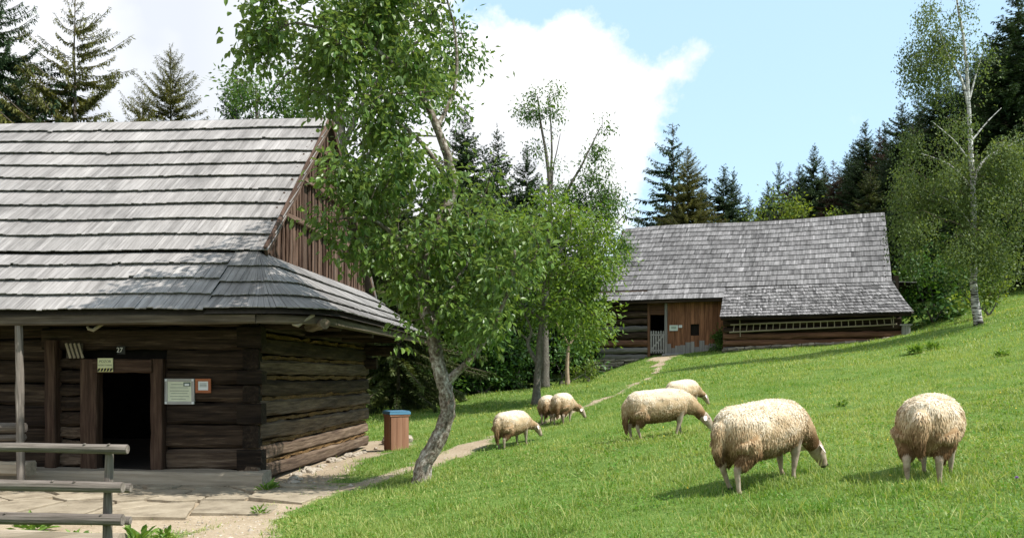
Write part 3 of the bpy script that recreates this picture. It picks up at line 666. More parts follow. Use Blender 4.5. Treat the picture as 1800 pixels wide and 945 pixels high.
for k,(x,y,s) in enumerate(((.55,6.9,.17),(.75,7.2,.2),(.35,7.25,.2))):
    p=HF.world(A3(x,y,0)); p[2]=gz(p[0],p[1])+.08; stone(p,s,['flat grey stone at the far house corner, nearest in its heap','larger stone at the far house corner, beside the beehive','stone at the far house corner, tucked under the log ends'][k],'stones at the far house corner')
# ------------------------------------------------------------ beehive
bp=GP(697,18.3); hive=thing('beehive_box','upright brown wooden box with a light blue metal lid beside the far house corner','beehive',bp,R(28))
hw,hh=.20,.74
b=MB(); 
for k in range(3): box(b,(-hw+(k+.5)*hw*2/3,-hw,hh/2),(hw/3-.002,.012,hh/2),None,.3+.2*k,0)
for k in range(3): box(b,(-hw+(k+.5)*hw*2/3,hw,hh/2),(hw/3-.002,.012,hh/2),None,.4,0)
for k in range(3): box(b,(hw+.001,-hw+.03+(k+.5)*(hw*2-.03)/3,hh/2),(.012,(hw-.03)/3,hh/2),None,.5+.1*k,1)
for k in range(3): box(b,(-hw-.001,-hw+.03+(k+.5)*(hw*2-.03)/3,hh/2),(.012,(hw-.03)/3,hh/2),None,.5,0)
b.build('body',[M['hive'],M['palehive']],hive)
M['blue']=plain('blue_lid',(.085,.215,.33),.45,.5,.12,6)
b=MB(); box(b,(0,0,hh+.02),(hw+.025,hw+.025,.018)); b.build('lid_base',M['hive'],hive)
b=MB(); box(b,(0,0,hh+.07),(hw+.035,hw+.035,.026)); box(b,(0,0,hh+.108),(hw+.02,hw+.02,.006)); b.build('lid',M['blue'],hive)
# sign post by the forest edge
p=GP(743,31.5); t=thing('sign_post','slim weathered wooden post with a crossboard at the forest edge','post',p,.3)
b=MB(); pole(b,(0,0,-.1),(-.08,0,.95),.035,.03,tint=.8); b.build('post',M['greywood'],t); b=MB(); beam(b,(-.42,0,.93),(.34,0,1.0),.03,.12,nseg=3,wob=.004,tint=.7); b.build('crossboard',M['greywood'],t)
# ------------------------------------------------------------ timber hut (far)
HU=GP(1155,41.7); HUY=R(-20); HH=Frame(HU,HUY); HT=HU; HTc,HTs=math.cos(HUY),math.sin(HUY)
hut=thing('farm_hut','long grey shingled log hut with a reddish plank front on the slope behind the sheep','hut',HU,HUY)
def hz(x,y): w=HH.world(A3(x,y,0)); return float(gz(w[0],w[1]))-HU[2]
UL=-3.0; UR=HH.ray(1584,570,1,-1.2)[0]; UM=HH.ray(1270,590,1,-1.2)[0]     # left end, right end, start of the outshot
E1=HH.ray(1150,527,1,-.6)[2]; E2=HH.ray(1440,553,1,-1.9)[2]
rg=HH.ray(1540,376,1,4.1); RGZ=rg[2]; RGY=4.1; SH=(RGZ-E1)/(RGY+.6)
xr=HH.ray(1555,376,1,RGY)[0]; xl=HH.ray(1100,405,1,RGY)[0]
def lin(a,b,t): return a+(b-a)*t
def S1(s,t):     # upper slope, from outshot joint / left eave to ridge
    xa=lin(HH.ray(1040,530,1,-.6)[0],xl,t); xb=lin(UM,xr,t); return A3(lin(xa,xb,s),lin(-.6,RGY,t),lin(E1,RGZ,t)+.05*math.sin(s*9)*(1-t*.5))
zj=E1+.55; yj=-.6+(zj-E1)/SH; tj=(zj-E1)/(RGZ-E1)
XEJ=HH.ray(1568,480,1,yj)[0]
def S1a(s,t):
    xa=lin(HH.ray(1040,530,1,-.6)[0],xl,t); xb=UM; y=lin(-.6,RGY,t); return A3(lin(xa,xb,s),y,lin(E1,RGZ,t))
def S1b(s,t):    # whole upper slope above the joint line
    ta=lin(tj,1,t); xa=lin(HH.ray(1040,530,1,-.6)[0],xl,ta); xb=lin(XEJ,xr,t); return A3(lin(xa,xb,s),lin(-.6,RGY,ta),lin(E1,RGZ,ta)+.05*math.sin(s*8)*t)
xe=HH.ray(1607,545,1,-1.9)[0]
def S2(s,t):     # outshot roof: gentler slope
    return A3(lin(UM-.05,lin(xe,XEJ,t),s),lin(-1.9,yj,t),lin(E2,zj,t)-.07*math.sin(math.pi*t)+.04*(s-.5))
hr=MB()
shingled(hr,S1a,list(np.linspace(0,tj,3)),.08,.034,.014,.006,base=.6,wave=.008,tr=.32,seed=3)
shingled(hr,S1b,list(np.linspace(0,1,15)),.08,.034,.014,.006,base=.5,wave=.01,tr=.32,seed=4)
def deck(mb,S,m=12,off=.04,mat=1):
    V=[S(s,t)-A3(0,-off*.6,off) for s in np.linspace(0,1,m) for t in (0,.5,1)]
    ii=(np.arange(m-1)[:,None]*3+np.arange(2)[None]); mb.add(np.array(V),np.stack([ii,ii+3,ii+4,ii+1],-1).reshape(-1,4),.4,None,mat)
deck(hr,S1a); deck(hr,S1b)
hr.build('roof_slope',[M['shingle_hut'],M['deck']],hut)
ho=MB(); shingled(ho,S2,list(np.linspace(0,1,11)),.075,.036,.014,.02,base=.5,wave=.01,tr=.5,seed=5); deck(ho,S2); ho.build('outshot_roof',[M['shingle_hut'],M['deck']],hut)
hb=MB()
def S3(s,t): return A3(lin(xl,xr,s),lin(9.0,RGY,t),lin(E1,RGZ,t))
shingled(hb,S3,list(np.linspace(0,1,12)),.2,.02,.02,base=.5); deck(hb,S3,off=.03); hb.build('roof_slope',[M['shingle_hut'],M['deck']],hut)
# right gable skirt and gable walls
hs_=MB()
tip=HH.ray(1612,497,1,1.0); pe=[A3(XEJ+.02,yj,zj-.02),tip,A3(tip[0],4,tip[2]),A3(tip[0],6.2,tip[2]),A3(tip[0],8.2,tip[2])]
pt_=[A3(XEJ,yj,zj),A3(XEJ,yj+.35,zj+.03),A3(XEJ,4,zj+.05),A3(XEJ,6,zj+.05),A3(XEJ,8,zj+.05)]
pa_=np.linspace(0,1,5)
def S4(s,t):
    a=np.array([np.interp(s,pa_,[q[k] for q in pe]) for k in range(3)]); b_=np.array([np.interp(s,pa_,[q[k] for q in pt_]) for k in range(3)]); return a+(b_-a)*t
shingled(hs_,S4,[0,.25,.5,.75,1],.12,.02,.02,base=.5); deck(hs_,S4,off=.03); deck(hs_,S4,off=.12); hs_.build('skirt_roof',[M['shingle_hut'],M['deck']],hut)
gg=MB(); gl_=MB()
for y in np.arange(yj+.1,8-yj,.2):
    zt=min(zj+(y-yj)*SH,zj+(8.2-yj-y)*SH)
    box(gg,(XEJ-.25+ (xr-XEJ)*((zt-zj)/(RGZ-zj))*.5,y,(zt+zj)/2),(.02,.1,max(.02,(zt-zj)/2)),None,rng.uniform(.2,.8))
    box(gl_,(UL+.4,y,(zt+zj)/2),(.02,.1,max(.02,(zt-zj)/2)),None,rng.uniform(.2,.8))
gg.build('gable_boards',M['board'],hut); gl_.build('gable_boards',M['board'],hut)
# left log wall beside the door
x0=HH.ray(1050,600,1,0)[0]; x1=HH.ray(1139,600,1,0)[0]; zb=.12; zt=E1+.3
lwb=MB(); z=zb-.35; k=0
while z<zt:
    h=[.32,.34,.36,.38][k%4]; beam(lwb,(x0,0+rng.normal(0,.02),z+h/2),(x1,0,z+h/2),.28,h-.05,nseg=8,wob=.015,r=.3,mat=[2,2,1,0,2,0,0,0,0,0][min(k,9)],tint=rng.uniform(.4,.9)); z+=h; k+=1
box(lwb,((x0+x1)/2,.2,1.4),((x1-x0)/2,.03,1.6),None,.2,3)
lwb.build('log_wall',[M['log'],M['logred'],M['greylog'],M['backing']],hut)
# side and back walls
sw=MB(); box(sw,(x0+.1,4,1.3),(.12,4,1.9),None,.3,0); box(sw,(UR-.1,4.1,1.6),(.12,4.0,1.9),None,.3,0); box(sw,(UR-.1,-.55,(E2+.2)/2),(.12,.65,(E2+.2)/2),None,.3,0); box(sw,((x0+UR)/2,8,1.5),((UR-x0)/2,.1,2.2),None,.3,0); sw.build('log_wall',M['log'],hut)
# doorway and picket gate
d0=HH.ray(1143,600,1,0)[0]; d1=HH.ray(1169,600,1,0)[0]; dT=HH.ray(1155,553,1,0)[2]
for xx in ((x1+d0)/2,d1+.06):
    b=MB(); beam(b,(xx,-.06,-.1),(xx,-.06,E1-.1),.13,.16,up=(0,1,0),nseg=5,wob=.006,tint=.5); b.build('door_jamb',M['logred'] if xx<d0 else M['greywood'],hut)
b=MB(); 
for k in range(3): beam(b,(x1,-.02,dT+.12+k*.26),(d1+.1,-.02,dT+.12+k*.26),.1,.25,nseg=3,wob=.008,tint=.4)
b.build('door_lintel',M['logred'],hut)
b=MB(); box(b,((d0+d1)/2,2.5,.06),(3.,2.4,.05),None,.3); b.build('floor',M['deck'],hut)
gt=thing('tmp','x','x'); bpy.data.objects.remove(gt)
gT=HH.ray(1155,581,1,0)[2]
gate=MB(); nxp=6
for k in range(nxp):
    x=lin(d0+.06,d1-.06,k/(nxp-1)); zt_=gT+rng.normal(0,.015)
    gate.add([(x-.035,-.10,.12),(x+.035,-.10,.12),(x+.035,-.10,zt_-.05),(x,-.10,zt_),(x-.035,-.10,zt_-.05),(x-.035,-.078,.12),(x+.035,-.078,.12),(x+.035,-.078,zt_-.05),(x,-.078,zt_),(x-.035,-.078,zt_-.05)],
        [np.array([[0,1,2,3,4]]),np.array([[9,8,7,6,5]]),np.array([[1,0,5,6],[2,1,6,7],[3,2,7,8],[4,3,8,9],[0,4,9,5]])],.9)
beam(gate,(d0,-.06,.25),(d1,-.06,.25),.03,.08,nseg=3,wob=.002,tint=.8); beam(gate,(d0,-.06,gT-.2),(d1,-.06,gT-.2),.03,.08,nseg=3,wob=.002,tint=.8); beam(gate,(d0+.05,-.07,.28),(d1-.05,-.07,gT-.22),.028,.07,nseg=3,wob=.002,tint=.8)
gate.build('picket_gate',M['greywood'],hut)
# big plank doors, boards greyed at their feet
q0=HH.ray(1172,600,1,0)[0]; q1=UM+.02
pk=MB(); x=q0
while x<q1-.05:
    w=rng.uniform(.17,.27); w=min(w,q1-x); ti=rng.uniform(.2,.9); zc=rng.uniform(.35,.75)
    for a,b_,m_i in ((-.1,zc,1),(zc,E1+.2,0)):
        cx=x+w/2; hole=(abs(cx-HH.ray(1221,590,1,0)[0])<.12)
        if hole and m_i==0:
            box(pk,(cx,-.05,(a+.95)/2),(w/2-.006,.02,(.95-a)/2),None,ti,m_i); box(pk,(cx,-.05,(1.5+b_)/2),(w/2-.006,.02,(b_-1.5)/2),None,ti,m_i)
        else: box(pk,(cx,-.05+rng.normal(0,.004),(a+b_)/2),(w/2-.006,.02,(b_-a)/2),None,ti,m_i)
    x+=w
box(pk,((q0+q1)/2,.06,1.3),((q1-q0)/2,.02,1.5),None,.2,2)
beam(pk,(q0-.2,-.13,-.02),(q1,-.13,.0),.16,.2,nseg=6,wob=.01,tint=.6,mat=1)
pk.build('plank_front',[M['plank'],M['greywood'],M['backing']],hut)
# stone footing under the left corner
st=MB()
for r_ in range(7):
    x=x0-.1; zz=-.22-r_*.14
    while x<x1+.35:
        w=rng.uniform(.2,.55); beam(st,(x,-.05+rng.normal(0,.03),zz),(x+w-.02,-.05+rng.normal(0,.03),zz+rng.normal(0,.01)),.3,.12,nseg=2,wob=.014,r=.3,tint=rng.uniform(.1,.9)); x+=w
M['footing']=wood('footing_stone',[(.25,(.10,.085,.065)),(.5,(.24,.205,.16)),(.75,(.40,.36,.30))],9,3,.9,1.0)
st.build('stone_footing',M['footing'],hut)
# outshot log wall (right), set forward
yo=-1.2; ow=MB(); zt=E2+.25; z0=hz(UM,yo)+.15; k=0; z=z0-.2
while z<zt:
    h=.3; tl=max(0,(UR-UM)); beam(ow,(UM+.05,yo+rng.normal(0,.01),z+h/2),(UR,yo,z+h/2+.02),.26,h-.04,nseg=16,wob=.012,r=.28,mat=1 if k==0 else 0 if k<3 else 3,tint=rng.uniform(.35,.7)); z+=h; k+=1
box(ow,((UM+UR)/2,yo+.18,(E2+.2)/2),((UR-UM)/2,.03,(E2+.2)/2),None,.2,2); box(ow,(UM+.1,-.6,(E2+.2)/2),(.08,.65,(E2+.2)/2),None,.3,0)
ow.build('log_wall',[M['logred'],M['greylog'],M['backing'],M['log']],hut)
sf=MB(); x=UM
while x<UR:
    w=rng.uniform(.25,.5)
    for r_ in range(4): beam(sf,(x,yo-.06+rng.normal(0,.03),hz(x,yo)+.06-r_*.14),(x+w-.02,yo-.06,hz(x+w,yo)+.06-r_*.14),.26,.13,nseg=2,wob=.014,r=.3,tint=rng.uniform(.1,.9))
    x+=w
sf.build('stone_footing',M['footing'],hut)
b=MB(); xx=HH.ray(1592,580,1,yo-.1)[0]; zt2=HH.ray(1592,572,1,yo-.15)[2]; beam(b,(xx,yo-.15,hz(xx,yo)-.2),(xx,yo-.15,zt2),.34,.3,up=(0,1,0),nseg=3,wob=.006,r=.1,tint=.6); box(b,(xx,yo-.15,zt2+.03),(.24,.2,.03),None,.8); b.build('corner_pier',M['greywood'],hut)
e=MB(); beam(e,(UM,-1.78,E2-.10),(xe-.1,-1.78,E2-.07),.1,.1,nseg=10,wob=.006); e.build('eave_beam',M['log'],hut)
e=MB(); beam(e,(x0-.3,-.5,E1-.10),(UM,-.5,E1-.09),.1,.1,nseg=10,wob=.006); e.build('eave_beam',M['log'],hut)
# ladder hanging under the outshot eave
la=HH.ray(1282,584,1,yo-.24); lb=HH.ray(1577,569,1,yo-.24); la2=HH.ray(1284,571,1,yo-.24); lb2=HH.ray(1575,558,1,yo-.24)
lad=thing('ladder','long grey wooden ladder hung sideways under the hut eave','ladder',HH.world(la),HUY)
for a,b_ in ((la,lb),(la2,lb2)):
    b=MB(); pole(b,a-la,b_-la,.035,.032,n=8,nseg=12,wob=.002,tint=.75,bend=.015); b.build('rail',M['sill'],lad)
for k in range(24):
    t=(k+.6)/24.3; b=MB(); pole(b,lin(la,lb,t)-la,lin(la2,lb2,t)-la,.02,.02,n=6,nseg=1,wob=0,tint=.7); b.build('rung',M['sill'],lad)
b=MB(); a=lin(la2,lb2,.06)-la; pole(b,a+A3(0,-.03,.25),a+A3(.02,-.03,-.55),.02,.02,n=6,nseg=1,tint=.8); b.build('hanger',M['sill'],lad)
b=MB(); a=lin(la2,lb2,.985)-la; pole(b,a+A3(0,-.03,.3),a+A3(.0,-.03,-.42),.02,.02,n=6,nseg=1,tint=.8); b.build('hanger',M['sill'],lad)
M['palegreen']=plain('pale_green_board',(.50,.58,.50),.5,.3,.06)
t,w,h,pn,fr=board('information_board','pale green information board on the reddish planks of the far hut','notice board',1177,571,1191.5,581,-.12,.02,M['paperwhite'],M['palegreen'],frame=HH)
for k,v in enumerate((.4,.1,-.2)):
    b=MB(); box(b,(0,-.0075,v*h),(w*.6,.001,.01)); b.build('text_line',M['ink'],pn)
t,w,h,pn,fr=board('framed_notice','tiny white notice at the upper right of the pale green board on the hut','notice',1193,571,1199,575.5,-.12,0,None,M['paperwhite'],frame=HH)
b=MB(); box(b,(0,-.0075,0),(w*.6,.001,.008)); b.build('text_line',M['ink'],pn)
CLW=(8.2,8.2,8.3); CLG=(5.3,5.6,6.1); SKT=(1.0,1.0,1.0); EXPO=0.72
# ------------------------------------------------------------ trees
CLU=6
def blob_pts(blobs, dens):
    """blobs (px,py,rx,ry,Y,ryY,weight) in photo pixels at distance Y -> world cluster centres"""
    o=[]; w=[]
    for bl in blobs:
        px,py,rx,ry,Y,rd=bl[:6]; wt=bl[6] if len(bl)>6 else 1.
        vol=(rx*ry)*wt; n=max(3,int(vol*dens))
        m=max(2,n//CLU); q=(rdir(m)*(rng.uniform(.1,1,(m,1))**.4))[rng.integers(0,m,n)]+rng.normal(0,.17,(n,3))*min(1,(60/max(rx,ry))**.5)
        yy=Y+q[:,1]*rd
        o.append(np.stack([(px+q[:,0]*rx-900)/F0*Y, yy, EYE+(HZ-(py+q[:,2]*ry))/F0*Y],1))
    return np.concatenate(o)
def tree(name,label,cat,base,limbs,cl,leafm,barkm,nleaf=26,spread=.2,L=.09,W=.05,low=False,droop=.35,weep=0.,group=None,twr=.010,out_=.6,twigs=True,trunk_n=10,tw=.0):
    base=np.asarray(base,float); t=thing(name,label,cat,base,0,group)
    tb=MB(); S=[]
    for pts,r0,r1,m in limbs:
        sp=smooth_path(pts,m); tt=np.linspace(0,1,len(sp)); rad=r1+(r0-r1)*(1-tt)**1.2
        if np.allclose(sp[0],base,atol=.25): rad=rad*(1+.45*np.exp(-tt*len(sp)/2.2))
        tube(tb,sp-base,rad,trunk_n,wob=.055,tint=rng.uniform(.4,.6)); S+=list(sp[max(1,len(sp)//4):])
    S=np.array(S); cen=S.mean(0)
    tb.build('trunk',barkm,t,smooth=True)
    cm=MB(); d0=np.array([np.min(((S-c)**2).sum(1)) for c in cl]); cl=cl[np.argsort(d0)]
    Sx=np.empty((len(S)+3*len(cl),3)); Sx[:len(S)]=S; ns=len(S); dirs=[]
    for c in cl:
        i=np.argmin(((Sx[:ns]-c)**2).sum(1)+.6*np.maximum(Sx[:ns,2]-c[2],0)**2); a=Sx[i]; d=c-a; ln=np.linalg.norm(d)
        m1=a+d*.4+A3(0,0,.10*ln)+rng.normal(0,.05*ln,3); m2=a+d*.75+A3(0,0,.09*ln)+rng.normal(0,.05*ln,3)
        dirs.append(nrm(c-m1))
        if twigs and ln>.05:
            r=twr*(1+1.2*min(ln,2)); tube(cm,np.array([a,m1,m2,c])-base,[r,r*.75,r*.55,r*.3],4,0,.5,1,False)
        Sx[ns]=m1; Sx[ns+1]=m2; Sx[ns+2]=c; ns+=3
    dirs=np.array(dirs); n=len(cl); k=nleaf
    ct=np.clip(rng.normal(.45,.2,n),0,1)
    ci=np.repeat(np.arange(n),k); N=len(ci)
    if weep>0:
        u=rng.uniform(0,1,N); ln=np.repeat(rng.uniform(.4,1,n)*weep,k); hang=np.repeat(rng.integers(0,10**6,n),k)
        sub=rng.integers(0,3,N); ang=sub*2.1+hang; rr=.12+.22*np.sin(u*1.6)
        c=cl[ci]+np.stack([np.cos(ang)*rr,np.sin(ang)*rr,-u*ln],1)+rng.normal(0,spread,(N,3))
        d=nrm(rdir(N)*.8+A3(0,0,-.9))
    else:
        c=cl[ci]+rng.normal(0,spread,(N,3))*A3(1,1,.8)
        d=nrm(rdir(N)*.75+dirs[ci]*out_*.6+A3(0,0,-droop)+nrm(c-cl[ci])*.5)
    nn=nrm(rdir(N)*.7+A3(0,0,1.))
    leaves(cm,c-base,d,nn,L*rng.uniform(.5,1.35,N),W*rng.uniform(.65,1.3,N),np.clip(ct[ci]+rng.normal(0,.17,N),0,1),0,low)
    cm.build('crown',[leafm,M['twig']],t)
    return t
Pp=lambda pts,Y: np.array([P(p[0],p[1],p[2] if len(p)>2 else Y) for p in pts])
# the apple tree in front
YA=11.7
ab=P(742,853,YA)
al_=[(Pp([(742,853),(746,815),(770,772),(786,728),(784,690),(772,648),(765,612),(760,575)],YA),.122,.092,6),
     (Pp([(784,672),(808,650),(835,622),(858,588),(880,545,11.5),(900,490,11.3),(905,440,11.1)],YA),.062,.016,5),
     (Pp([(760,575),(742,520),(748,450),(778,380,11.9),(796,330,11.9),(786,275),(768,225),(748,180),(715,140),(670,95,11.2),(600,60,11),(520,40,10.8)],YA),.105,.018,5),
     (Pp([(745,470),(700,420,11.4),(650,385,11.2),(590,385,11)],YA),.05,.012,5),
     (Pp([(790,320,11.9),(740,250,11.5),(690,210,11.2),(650,190,11)],YA),.04,.012,5),
     (Pp([(762,560),(800,500,11.9),(830,440,12),(850,380,12)],YA),.05,.012,5),
     (Pp([(768,225),(800,150,12),(800,60,12),(780,-20,12)],YA),.035,.012,5)]
blobs=[(560,45,120,75,11,.8),(470,50,55,45,10.8,.5),(432,95,20,22,10.7,.2,.5),(655,95,110,90,11.2,.9),(600,-30,150,60,11,.9),(720,190,75,80,11.5,.8),(690,270,85,80,11.3,.9),(620,330,65,75,11.0,.7),(570,400,48,38,10.9,.4,.8),
  (665,410,80,75,11.2,.9),(745,400,100,85,11.6,1),(830,400,75,70,12,.8,.8),(885,400,55,60,11.4,.6,.6),(925,440,38,40,11,.4,.7),(900,500,35,35,11.2,.4,.5),(765,480,85,65,11.6,.9),(840,510,65,55,11.6,.8,1.1),(755,550,40,45,11.4,.5,.7),(712,585,18,45,11.2,.25,.7),(790,560,65,38,11.7,.5,.9),(835,575,55,38,11.4,.5,1.0),(850,330,50,40,12,.5,.6),(800,290,35,45,12,.4,.5),(800,90,35,60,12,.4,.35),(770,-20,70,60,12,.6),(480,110,30,25,10.8,.3,.35),(530,130,60,40,11,.5,.8),(575,190,50,35,11.1,.5,.6)]
apple=tree('apple_tree','crooked old apple tree with pale lichened trunk and glossy leaves beside the log house','apple tree',ab,al_,blob_pts(blobs,.0070),M['apple'],M['bark'],22,.14,.106,.058,droop=.55,twr=.007)
# a few hanging apples are not visible; a broken snag at the fork
# tall ash behind the house roof
b0=GP(610,25); lm=[(Pp([(610,690),(604,500),(600,300),(598,180),(605,90),(640,20),(660,-60)],25),.24,.05,5),(Pp([(602,260),(640,180),(690,110),(760,60),(820,60)],25),.10,.02,5),(Pp([(600,230),(560,150),(520,120),(480,160)],25),.08,.02,5),(Pp([(600,330),(660,260),(720,240),(770,240)],25),.07,.02,5)]
lm[0][0][0]=b0
tree('ash_tree','tall ash rising behind the log house roof, mingling with the apple crown','ash tree',b0,lm,blob_pts([(610,60,140,90,25,2.5),(520,140,90,55,25,2,.8),(740,70,90,90,25,2.2),(818,70,34,36,25,.8),(800,120,45,32,25,1,.8),(640,220,70,90,25,2,.5),(740,210,70,70,25,1.5),(680,-40,150,60,25,2),(610,300,55,60,25,1.5,.7),(780,160,40,40,25,1,.7)],.0062),M['ash'],M['barkdark'],30,.34,.20,.085,low=True,twr=.012)
# dark bushy tree over the roof ridge
b0=GP(455,28); lm=[(np.array([b0,P(455,400,28),P(452,220,28),P(450,150,28)]),.15,.03,5)]
tree('bushy_tree','dark green bushy tree showing just over the roof ridge, right of the olive spruce','tree',b0,lm,blob_pts([(455,185,62,40,28,1.6),(430,165,32,30,28,1),(500,180,50,50,28,1.5),(460,230,70,50,28,1.6)],.014),M['ash'],M['barkdark'],30,.30,.17,.075,low=True)
# plum tree in the middle
b0=P(942,712,27); lm=[(Pp([(942,712),(945,660),(948,610),(952,560),(956,500),(965,440),(960,380)],27),.125,.03,5),(Pp([(945,640),(928,605),(934,580),(915,540),(890,500)],27),.075,.015,5),(Pp([(950,560),(985,510),(1020,470),(1050,450)],27),.06,.015,5),(Pp([(950,560),(900,520),(870,480)],27),.05,.015,5),(Pp([(931,600),(908,580),(898,572)],27),.035,.012,5)]
tree('plum_tree','bright green fruit tree with a dark trunk, behind the pair of sheep','fruit tree',b0,lm,blob_pts([(960,420,95,60,27,1.8),(900,450,70,70,27,1.5),(1005,430,75,65,27,1.6),(1035,480,48,55,27,1.2),(960,500,105,60,27,1.8),(890,540,55,55,27,1.2,.8),(985,555,80,40,27,1.4,.8),(1035,535,45,50,26.5,1,.9),(1020,578,42,32,26.5,.8,.9),(870,600,45,40,27,1,.6),(930,370,55,35,27,1.2),(1070,450,22,20,27,.6,.5)],.0125),M['plum'],M['barkdark'],32,.27,.17,.072,low=True,twr=.011)
# slim pale-stemmed tree
b0=P(998,678,32); lm=[(Pp([(998,678),(997,645),(1000,610),(1012,590),(1030,575)],32),.085,.03,5),(Pp([(1000,605),(985,580),(975,560)],32),.04,.012,4)]
tree('young_tree','slim young tree with a bare orange-brown stem left of the stone footing','tree',b0,lm,blob_pts([(1020,560,45,36,32,1.2),(985,545,40,30,32,1),(1045,590,28,24,32,.7)],.010),M['plum'],M['barkpale'],26,.28,.17,.065,low=True)
# tall sparse ash by the hut
YB=34; b0=P(958,686,YB); lm=[(Pp([(958,686),(958,600),(960,500),(966,400),(966,330),(960,270),(950,215),(945,170)],YB),.165,.03,5),(Pp([(966,330),(970,270),(968,215),(966,165)],YB),.06,.015,5),(Pp([(966,420),(985,370),(1000,330),(1020,295),(1040,255),(1055,225)],YB),.09,.02,5),(Pp([(970,350),(972,300),(980,260),(985,235)],YB),.04,.012,5),(Pp([(964,470),(1000,420),(1040,370),(1070,345)],YB),.10,.02,5),(Pp([(964,490),(1020,440),(1070,410),(1090,400)],YB),.08,.02,5)]
tree('tall_ash_tree','tall thin ash with a bare upper stem and small leafy tufts against the white cloud','ash tree',b0,lm,blob_pts([(940,190,38,30,YB,.8,1.1),(955,165,28,18,YB,.6,1.0),(915,195,16,12,YB,.4,.8),(978,215,10,20,YB,.4,.7),(935,270,14,12,YB,.4,.4),(955,262,14,10,YB,.4,.8),(1042,250,22,30,YB,.6,1.0),(1058,222,16,14,YB,.4,1.0),(1015,285,18,14,YB,.5,.6),(990,290,24,26,YB,.7,.35),(1050,305,22,16,YB,.5,.8),(1030,335,45,28,YB,1,1.3),(1080,350,28,28,YB,.8,1.4),(1060,385,46,34,YB,1.2,1.4),(1075,430,40,36,YB,1.2),(1020,380,60,40,YB,1.3),(985,340,40,30,YB,1,1.),(1075,470,20,22,YB,.8,.6)],.022),M['ash'],M['barkdark'],34,.19,.15,.06,low=True,twr=.012)
# birch
YC=30; b0=P(1721,572,YC); lm=[(Pp([(1721,572),(1713,520),(1710,450),(1712,380),(1709,320),(1706,250),(1703,190),(1700,130),(1694,70),(1685,20),(1678,-30)],YC),.135,.03,5),(Pp([(1711,335),(1718,300),(1738,275),(1770,258),(1805,240)],YC),.058,.03,5),(Pp([(1703,190),(1690,140),(1668,100),(1650,50)],YC),.055,.012,5),(Pp([(1703,180),(1716,130),(1728,90)],YC),.04,.01,5),(Pp([(1708,290),(1680,250),(1640,215)],YC),.035,.01,5),(Pp([(1709,330),(1670,290),(1620,270)],YC),.035,.01,5),(Pp([(1706,250),(1735,215),(1760,190)],YC),.035,.01,5),(Pp([(1710,400),(1680,360),(1640,340)],YC),.03,.01,5)]
def birchbark():
    m,nt,N,Lk=mk('birch_bark'); tc=N.new('ShaderNodeTexCoord').outputs['Object']; mp=N.new('ShaderNodeMapping'); mp.inputs['Scale'].default_value=(1.5,1.5,7); Lk.new(tc,mp.inputs[0])
    a=noise(N,Lk,mp.outputs[0],1.6,6,.7); sx=N.new('ShaderNodeSeparateXYZ'); Lk.new(tc,sx.inputs[0])
    low_=math2(N,Lk,'MULTIPLY',math2(N,Lk,'SUBTRACT',4.5,sx.outputs[2],True),.075)
    f=math2(N,Lk,'SUBTRACT',a,math2(N,Lk,'MAXIMUM',math2(N,Lk,'MULTIPLY',math2(N,Lk,'SUBTRACT',4.,sx.outputs[2]),.022),0.))
    c=ramp(N,Lk,f,[(.38,(.035,.03,.027)),(.46,(.42,.40,.38)),(.62,(.66,.64,.61))]).outputs[0]
    out(N,Lk,pbsdf(N,Lk,c,.8,.2,a,.5,.02)); return m
M['birchbark']=birchbark()
tree('birch_tree','slender white-trunked birch with drooping foliage on the slope right of the hut','birch',b0,lm,blob_pts([(1650,50,48,48,YC,1,.9),(1688,40,42,48,YC,.9),(1630,85,40,40,YC,.8,.9),(1612,120,18,45,YC,.5,.7),(1655,120,35,40,YC,.8,.5),(1720,90,18,40,YC,.5,.6),(1650,220,50,50,YC,1.2,.6),(1645,300,50,80,YC,1.8,.8),(1610,350,38,80,YC,1.6,.7),(1660,390,70,75,YC,1.8,.8),(1740,260,40,60,YC,1.2,.7),(1755,340,50,90,YC,1.5,1),(1795,330,35,120,YC,1.5,1),(1730,430,65,55,YC,1.5,.9),(1700,300,60,70,YC,1.4,.6),(1700,380,60,60,YC,1.4,.7),(1680,180,35,50,YC,.8,.4),(1640,430,35,40,YC,1.4,.4)],.0135),M['birch'],M['birchbark'],88,.13,.10,.055,low=True,weep=1.5,twr=.006)
